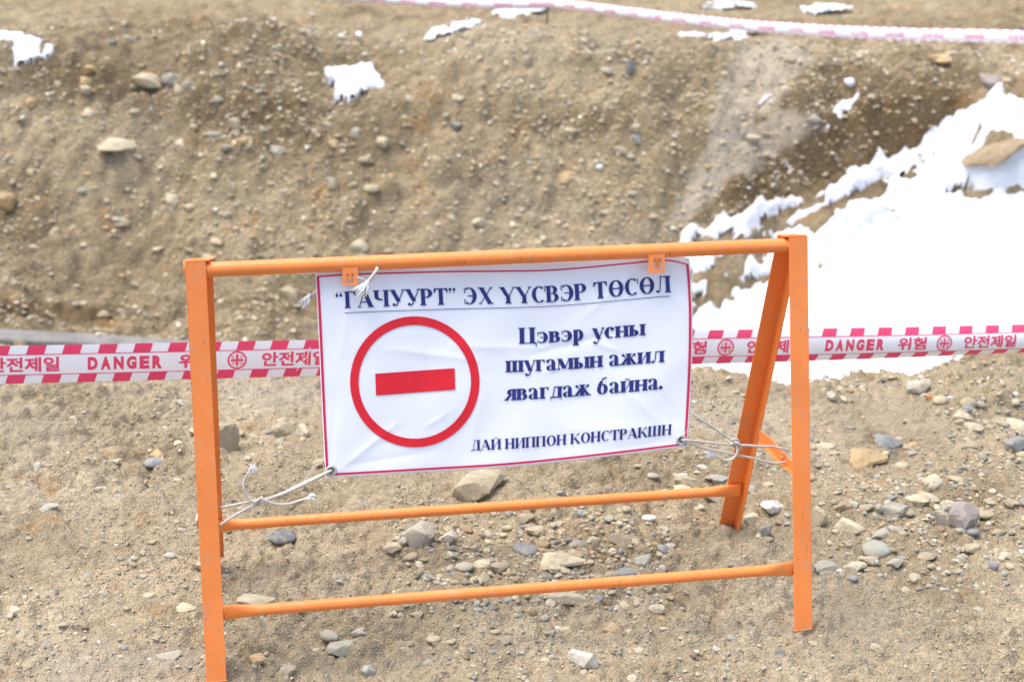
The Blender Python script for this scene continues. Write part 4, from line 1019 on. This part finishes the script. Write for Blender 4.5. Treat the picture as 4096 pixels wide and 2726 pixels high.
def tape(name, path, width, roll, s_off, label, print_w=1.0, tilt=None, seg=120, group=None, text=True, wav=0.0):
    """path: list of 3D points; roll(f): arc opening angle; tilt(f): extra turn of the section"""
    P = np.array(spline(path, 10)); L = np.concatenate([[0], np.cumsum(np.linalg.norm(np.diff(P, axis=0), axis=1))]); tot = L[-1]
    def pos(s):
        s = min(max(s, 0), tot); i = min(int(np.searchsorted(L, s, 'right')-1), len(P)-2); f = (s-L[i])/(L[i+1]-L[i]); d = P[i+1]-P[i]; return P[i]+d*f, d/np.linalg.norm(d)
    def S(s, y, off=0):
        c, d = pos(s); f = s/tot; A = max(roll(f), .02); ti = tilt(f) if tilt else 0
        upv = np.array([0, 0, 1.]); nrm = np.cross(d, upv); nrm /= np.linalg.norm(nrm)
        if np.dot(nrm, CAMP-c) < 0: nrm = -nrm
        upv = np.cross(nrm, d); upv = upv if upv[2] > 0 else -upv
        R_ = width/A; th_ = y*A
        v = R_*math.sin(th_)*upv+(R_*math.cos(th_)-R_*math.cos(A/2)+off)*nrm
        v = (R_+off)*math.sin(th_)*upv+((R_+off)*math.cos(th_)-R_*math.cos(A/2))*nrm
        ct, st = math.cos(ti), math.sin(ti); a, b = v@upv, v@nrm
        w_ = wav*math.sin(s*21+1)*.5+wav*math.sin(s*9)
        return c+upv*(a*ct-b*st)+nrm*(a*st+b*ct+w_)
    PR = M_TRED if text else M_TREDFAR
    root = empty(name, tuple(pos(0)[0]), label, 'barrier tape', group)
    mb = MB(); ns, nw = seg, 10
    vs = [S(tot*i/ns, -.5+j/nw) for i in range(ns+1) for j in range(nw+1)]
    mb.add(vs, [(i*(nw+1)+j, (i+1)*(nw+1)+j, (i+1)*(nw+1)+j+1, i*(nw+1)+j+1) for i in range(ns) for j in range(nw)])
    mb.build('film', M_TAPE, root, smooth=True)
    # printed blocks and lines
    mb = MB(); off = .0004; cell = .86*width; k0 = int(-2); n = int(tot/cell)+3
    for k in range(k0, n):
        for y0, y1, ph in (((.275, .5, .30), (-.5, -.275, -.02)) if text else ((.35, .5, .30), (-.5, -.36, -.02))):
            x0 = (k+ph)*cell; sl = .32*width*(y1-y0)
            q = [(x0+y0*.3*width, y0), (x0+cell*.5+y0*.3*width, y0), (x0+cell*.5+y1*.3*width, y1), (x0+y1*.3*width, y1)]
            if q[0][0] < 0 or q[2][0] > tot or q[1][0] > tot or q[3][0] < 0: continue
            if text: mb = MB()
            for j in range(3):
                f0, f1 = j/3, (j+1)/3
                e = lambda f, a, b: (a[0]+(b[0]-a[0])*f, a[1]+(b[1]-a[1])*f)
                qq = [e(f0, q[0], q[3]), e(f0, q[1], q[2]), e(f1, q[1], q[2]), e(f1, q[0], q[3])]
                mb.add([S(a, b, off) for a, b in qq], [(0, 1, 2, 3)])
            if text: mb.build('stripe', PR, root)
    if not text: mb.build('stripes', PR, root, kind='stuff')
    mb = MB()
    for y0, y1 in ((.252, .274), (-.274, -.252)):
        vs = []
        for i in range(ns+1): vs += [S(tot*i/ns, y0, off), S(tot*i/ns, y1, off)]
        mb.add(vs, [(2*i, 2*i+2, 2*i+3, 2*i+1) for i in range(ns)])
    mb.build('edge_line', PR, root)
    if text:
        sh_ = period_print(PER); k = -1
        names = ['korean_lettering', 'danger_lettering', 'korean_lettering', 'roundel', 'roundel', 'roundel', 'roundel', 'roundel', 'roundel']
        while (k*PER+s_off)*width < tot:
            mb = MB()
            for nm, (V_, Fs) in zip(names, sh_):
                xs = (V_[:, 0]+k*PER+s_off)*width
                if xs.min() < 0 or xs.max() > tot: continue
                m2 = mb if nm == 'roundel' else MB()
                m2.add([S(a, b, off) for a, b in zip(xs, V_[:, 1])], Fs)
                if nm != 'roundel': m2.build(nm, PR, root)
            if mb.v: mb.build('roundel', PR, root)
            k += 1
    else:
        mb = MB(); V_, Fs = fit(T_DA, 0, 1.8, -.17, .18); W_, Gs = fit(T_AN, 0, 1.6, -.19, .20); k = 0
        while (k+1)*3.2*width < tot:
            A_, B_ = (V_, Fs) if k % 2 else (W_, Gs)
            mb.add([S(a, b, off) for a, b in zip((A_[:, 0]+k*3.2)*width, A_[:, 1])], B_); k += 1
        mb.build('lettering', PR, root, kind='stuff')
    return root, S, tot
TW = .085
def Zt(px): return 1/np.interp(px, [-700, 0, 4096, 4800], [1/3.56, 1/3.66, 1/4.34, 1/4.47])
path = [at(px, py, Zt(px)) for px, py in ((-700, 1476), (-350, 1467), (0, 1459), (420, 1450), (800, 1441), (1270, 1430), (1800, 1417), (2400, 1399), (2868, 1386), (3238, 1378), (3700, 1366), (4096, 1353), (4500, 1342), (4800, 1334))]
_Pp = np.array(spline(path, 10)); _Ll = np.concatenate([[0], np.cumsum(np.linalg.norm(np.diff(_Pp, axis=0), axis=1))])
_pxs = project(_Pp)[0]
s_circ = float(np.interp(948, _pxs, _Ll))/TW       # roundel seen at x = 948
off0 = (s_circ-.45) % PER
root, S_, tot = tape('barrier_tape', path, TW, lambda f: .25+1.95*float(sst(.45, .98, f)), off0, 'red and white danger tape strung straight behind the barrier', tilt=lambda f: -.03-.02*f, seg=160)
print('tape period px check', [round(float(np.interp(off0*TW+(k*PER+.45)*TW, _Ll, _pxs))) for k in range(0, 5)])

# the far tape on the plateau, tied to a thin stake
STK, _z = hit(2189, 120); sx_, sy2 = STK[0], STK[1]
stake_top = at(2189, -12, _z)
ZP = _z
pathR = [at(px, py, Z) for px, py, Z in ((2189, 12, ZP), (2400, 36, ZP*.955), (2700, 74, ZP*.90), (3000, 104, ZP*.86), (3300, 124, ZP*.82), (3650, 138, ZP*.78), (4096, 148, ZP*.745), (4700, 160, ZP*.70))]
tape('barrier_tape', pathR, .082, lambda f: 1.9, 1.0, 'far red and white tape sagging to the right of the stake', seg=70, wav=.004, text=False)
pathL = [at(px, py, Z) for px, py, Z in ((2189, 16, ZP), (1900, 16, ZP*1.01), (1600, 2, ZP*1.03), (1200, -30, ZP*1.06), (700, -90, ZP*1.1))]
tape('barrier_tape', pathL, .082, lambda f: 1.9, 2.0, 'far red and white tape leaving the stake to the left at the top edge', seg=60, wav=.004, text=False)
mb = MB(); base = np.array([STK[0], STK[1], float(H(STK[0], STK[1]))-.1]); tp = stake_top
mb.tube([base, base*.5+tp*.5, tp], .008, 8); mb.build('stake', M_POST, label='thin dark steel stake holding the far tape', cat='stake', smooth=True)

# ------------------------------------------------------------------ cords
def c5(x, y): return 700+x*.3189, 1800+y*.3189
def RP(px, n): return on_plane(px[0], px[1], FP(0, 0, n), NF)
def fray(root, tip, d, r=.004, n=34, ln=.017, seed=1):
    rr = np.random.default_rng(seed); mb = MB(); d = np.array(d, float); d /= np.linalg.norm(d)
    for i in range(n):
        q = rr.normal(size=3); q /= np.linalg.norm(q); e = d+q*.42; e /= np.linalg.norm(e); s = tip+q*.0016
        l = ln*rr.uniform(.5, 1); m_ = s+e*l*.5+rr.normal(size=3)*.0012; t_ = s+e*l+rr.normal(size=3)*.0025
        mb.tube([s-d*.004, s+e*l*.15, m_, t_], [.0014, .0013, .0011, .0005], 5)
    return mb.build('frayed_end', M_FRAY, root, smooth=True)
def cord(root, pts, r=.0026, name='strand'):
    mb = MB(); P = spline(pts, 8); L = 0; 
    mb.tube(P, r, 9); o = mb.build(name, M_ROPE, root, smooth=True); return P
# lower left tie
cr = empty('cord', tuple(RP(c5(1040, 640), .006)), 'white cord tying the lower left banner corner to the left leg', 'cord')
n1 = .006
cord(cr, [EL+NF*.003, RP(c5(1930, 268), .004), RP(c5(1700, 385), .004), RP(c5(1400, 525), n1), RP(c5(1180, 605), n1), RP(c5(1060, 660), n1), RP(c5(900, 730), n1), RP(c5(700, 845), .004), RP(c5(580, 925), -.002), RP(c5(480, 960), -.035)])
cord(cr, [EL-NF*.004, RP(c5(1870, 290), -.004), RP(c5(1650, 385), -.002), RP(c5(1400, 512), 0), RP(c5(1180, 600), 0), RP(c5(950, 640), .002), RP(c5(750, 680), 0), RP(c5(600, 710), -.006), RP(c5(500, 730), -.035)])
cord(cr, [RP(c5(500, 730), -.036), RP(c5(330, 780), -.040), RP(c5(285, 820), -.020), RP(c5(272, 890), -.012), RP(c5(285, 945), -.022), RP(c5(330, 985), -.040), RP(c5(480, 960), -.036)])
P = cord(cr, [RP(c5(1090, 650), .010), RP(c5(985, 645), .012), RP(c5(915, 570), .010), RP(c5(868, 480), .012), RP(c5(868, 380), .012), RP(c5(905, 310), .014), RP(c5(935, 270), .016)]); fray(cr, P[-1], P[-1]-P[-6], seed=3)
P = cord(cr, [RP(c5(1010, 660), .010), RP(c5(1110, 630), .014), RP(c5(1200, 655), .012), RP(c5(1320, 678), .010), RP(c5(1450, 665), .010), RP(c5(1560, 630), .012), RP(c5(1665, 602), .014)]); fray(cr, P[-1], P[-1]-P[-6], seed=4)
cord(cr, [RP(c5(1000, 690), .004), RP(c5(1010, 650), .014), RP(c5(1060, 610), .018), RP(c5(1100, 600), .012), RP(c5(1095, 650), .003), RP(c5(1060, 685), .004)], name='knot')
cord(cr, [RP(c5(1085, 585), .006), RP(c5(1100, 610), .016), RP(c5(1080, 670), .014), RP(c5(1030, 690), .006)], name='knot')
# lower right tie, out to the folding brace
cr = empty('cord', tuple(RP(c4px(900, 470), .0)), 'white cord tying the lower right banner corner to the folding brace', 'cord')
bA, bB = onx(1375, 505, .566), onx(1345, 655, .566)
kn = (ER*.56+bA*.44)
def between(x, y, f, dn=0):
    """point on the ray whose depth runs from the eyelet (f=0) to the brace (f=1)"""
    z0 = (ER-CAMP)@FWD; z1 = (bA-CAMP)@FWD; return at(*c4px(x, y), z0+(z1-z0)*f-dn)
cord(cr, [ER+NF*.003, between(400, 418, .02, .004), between(600, 440, .2), between(800, 462, .42), between(900, 472, .5), between(1000, 470, .6), between(1150, 482, .75), between(1290, 484, .93), between(1362, 500, .99, .004), onx(1392, 530, .569)+EX*.012])
cord(cr, [ER-NF*.004, between(400, 450, .05), between(600, 505, .2), between(780, 545, .38), between(900, 570, .5), between(1050, 600, .68), between(1200, 640, .85), between(1290, 658, .96), between(1350, 655, 1.0), onx(1390, 640, .569)+EX*.012])
cord(cr, [between(412, 115, -.02, -.02), between(440, 135, .0, -.01), between(560, 215, .15), between(700, 310, .3), between(820, 390, .42), between(900, 440, .5, .006)])
P = cord(cr, [between(890, 430, .5, .008), between(915, 500, .5, .010), between(905, 560, .5, .010), between(860, 615, .48, .008), between(790, 625, .45, .006), between(715, 592, .4, .006), between(670, 578, .38, .006)]); fray(cr, P[-1], P[-1]-P[-6], seed=6)
import itertools
cord(cr, [between(845, 440, .47, .004), between(865, 412, .48, .012), between(905, 408, .5, .014), between(930, 440, .52, .008), between(910, 480, .5, .0), between(870, 478, .48, .004), between(850, 445, .47, .012)], name='knot')
cord(cr, [between(880, 430, .5, .014), between(920, 450, .5, .016), between(950, 480, .53, .012), between(940, 515, .53, .006), between(905, 500, .5, .006)], name='knot')
# upper left: a frayed tail over the banner, another outside its edge
cr = empty('cord', tuple(RP(c1(400, 220), .01)), 'short frayed cord hanging beside the left clip over the lettering', 'cord')
P = cord(cr, [RP(c1(455, 128), -.012), RP(c1(450, 150), .004), RP(c1(425, 185), .006), RP(c1(402, 215), .006)], r=.0034); fray(cr, P[-1], P[-1]-P[-5], n=40, ln=.04, seed=8)
P2 = cord(cr, [RP(c1(330, 190), -.006), RP(c1(360, 195), .004), RP(c1(395, 215), .005)], r=.0012, name='strand')
cr = empty('cord', tuple(RP(c1(40, 300), .0)), 'frayed cord end sticking out past the upper left banner edge', 'cord')
P = cord(cr, [RP(c1(110, 262), -.040), RP(c1(85, 283), -.036), RP(c1(52, 300), -.03)], r=.0030); fray(cr, P[-1], P[-1]-P[-5]-np.array([0, 0, .006]), n=34, ln=.026, seed=9)
TG = 'loose threads from the banner edges'
for k, (pts, lab) in enumerate([
    ([c1(-20, 740), c1(10, 690), c1(45, 650), c1(60, 600)], 'fine loose thread crossing the tape left of the banner'),
    ([c5(1600, 410), c5(1680, 290), c5(1760, 190), c5(1850, 170), c5(1865, 230)], 'thin loose thread looping at the lower left banner corner'),
    ([c1(20, 140), c1(50, 165), c1(85, 165), c1(105, 150)], 'thin loose thread under the top tube at the banner corner'),
    ([c1(2300, 90), c1(2312, 180), c1(2300, 260), c1(2318, 400)], 'fine loose thread along the upper right banner edge'),
    ([c4px(408, 120), c4px(405, 260), c4px(370, 340), c4px(340, 400)], 'fine loose thread along the lower right banner edge')]):
    mb = MB(); mb.tube(spline([RP(p, -.012+.002*k) for p in pts], 8), .0005, 5); mb.build('thread', M_THREAD, smooth=True, label=lab, cat='thread')
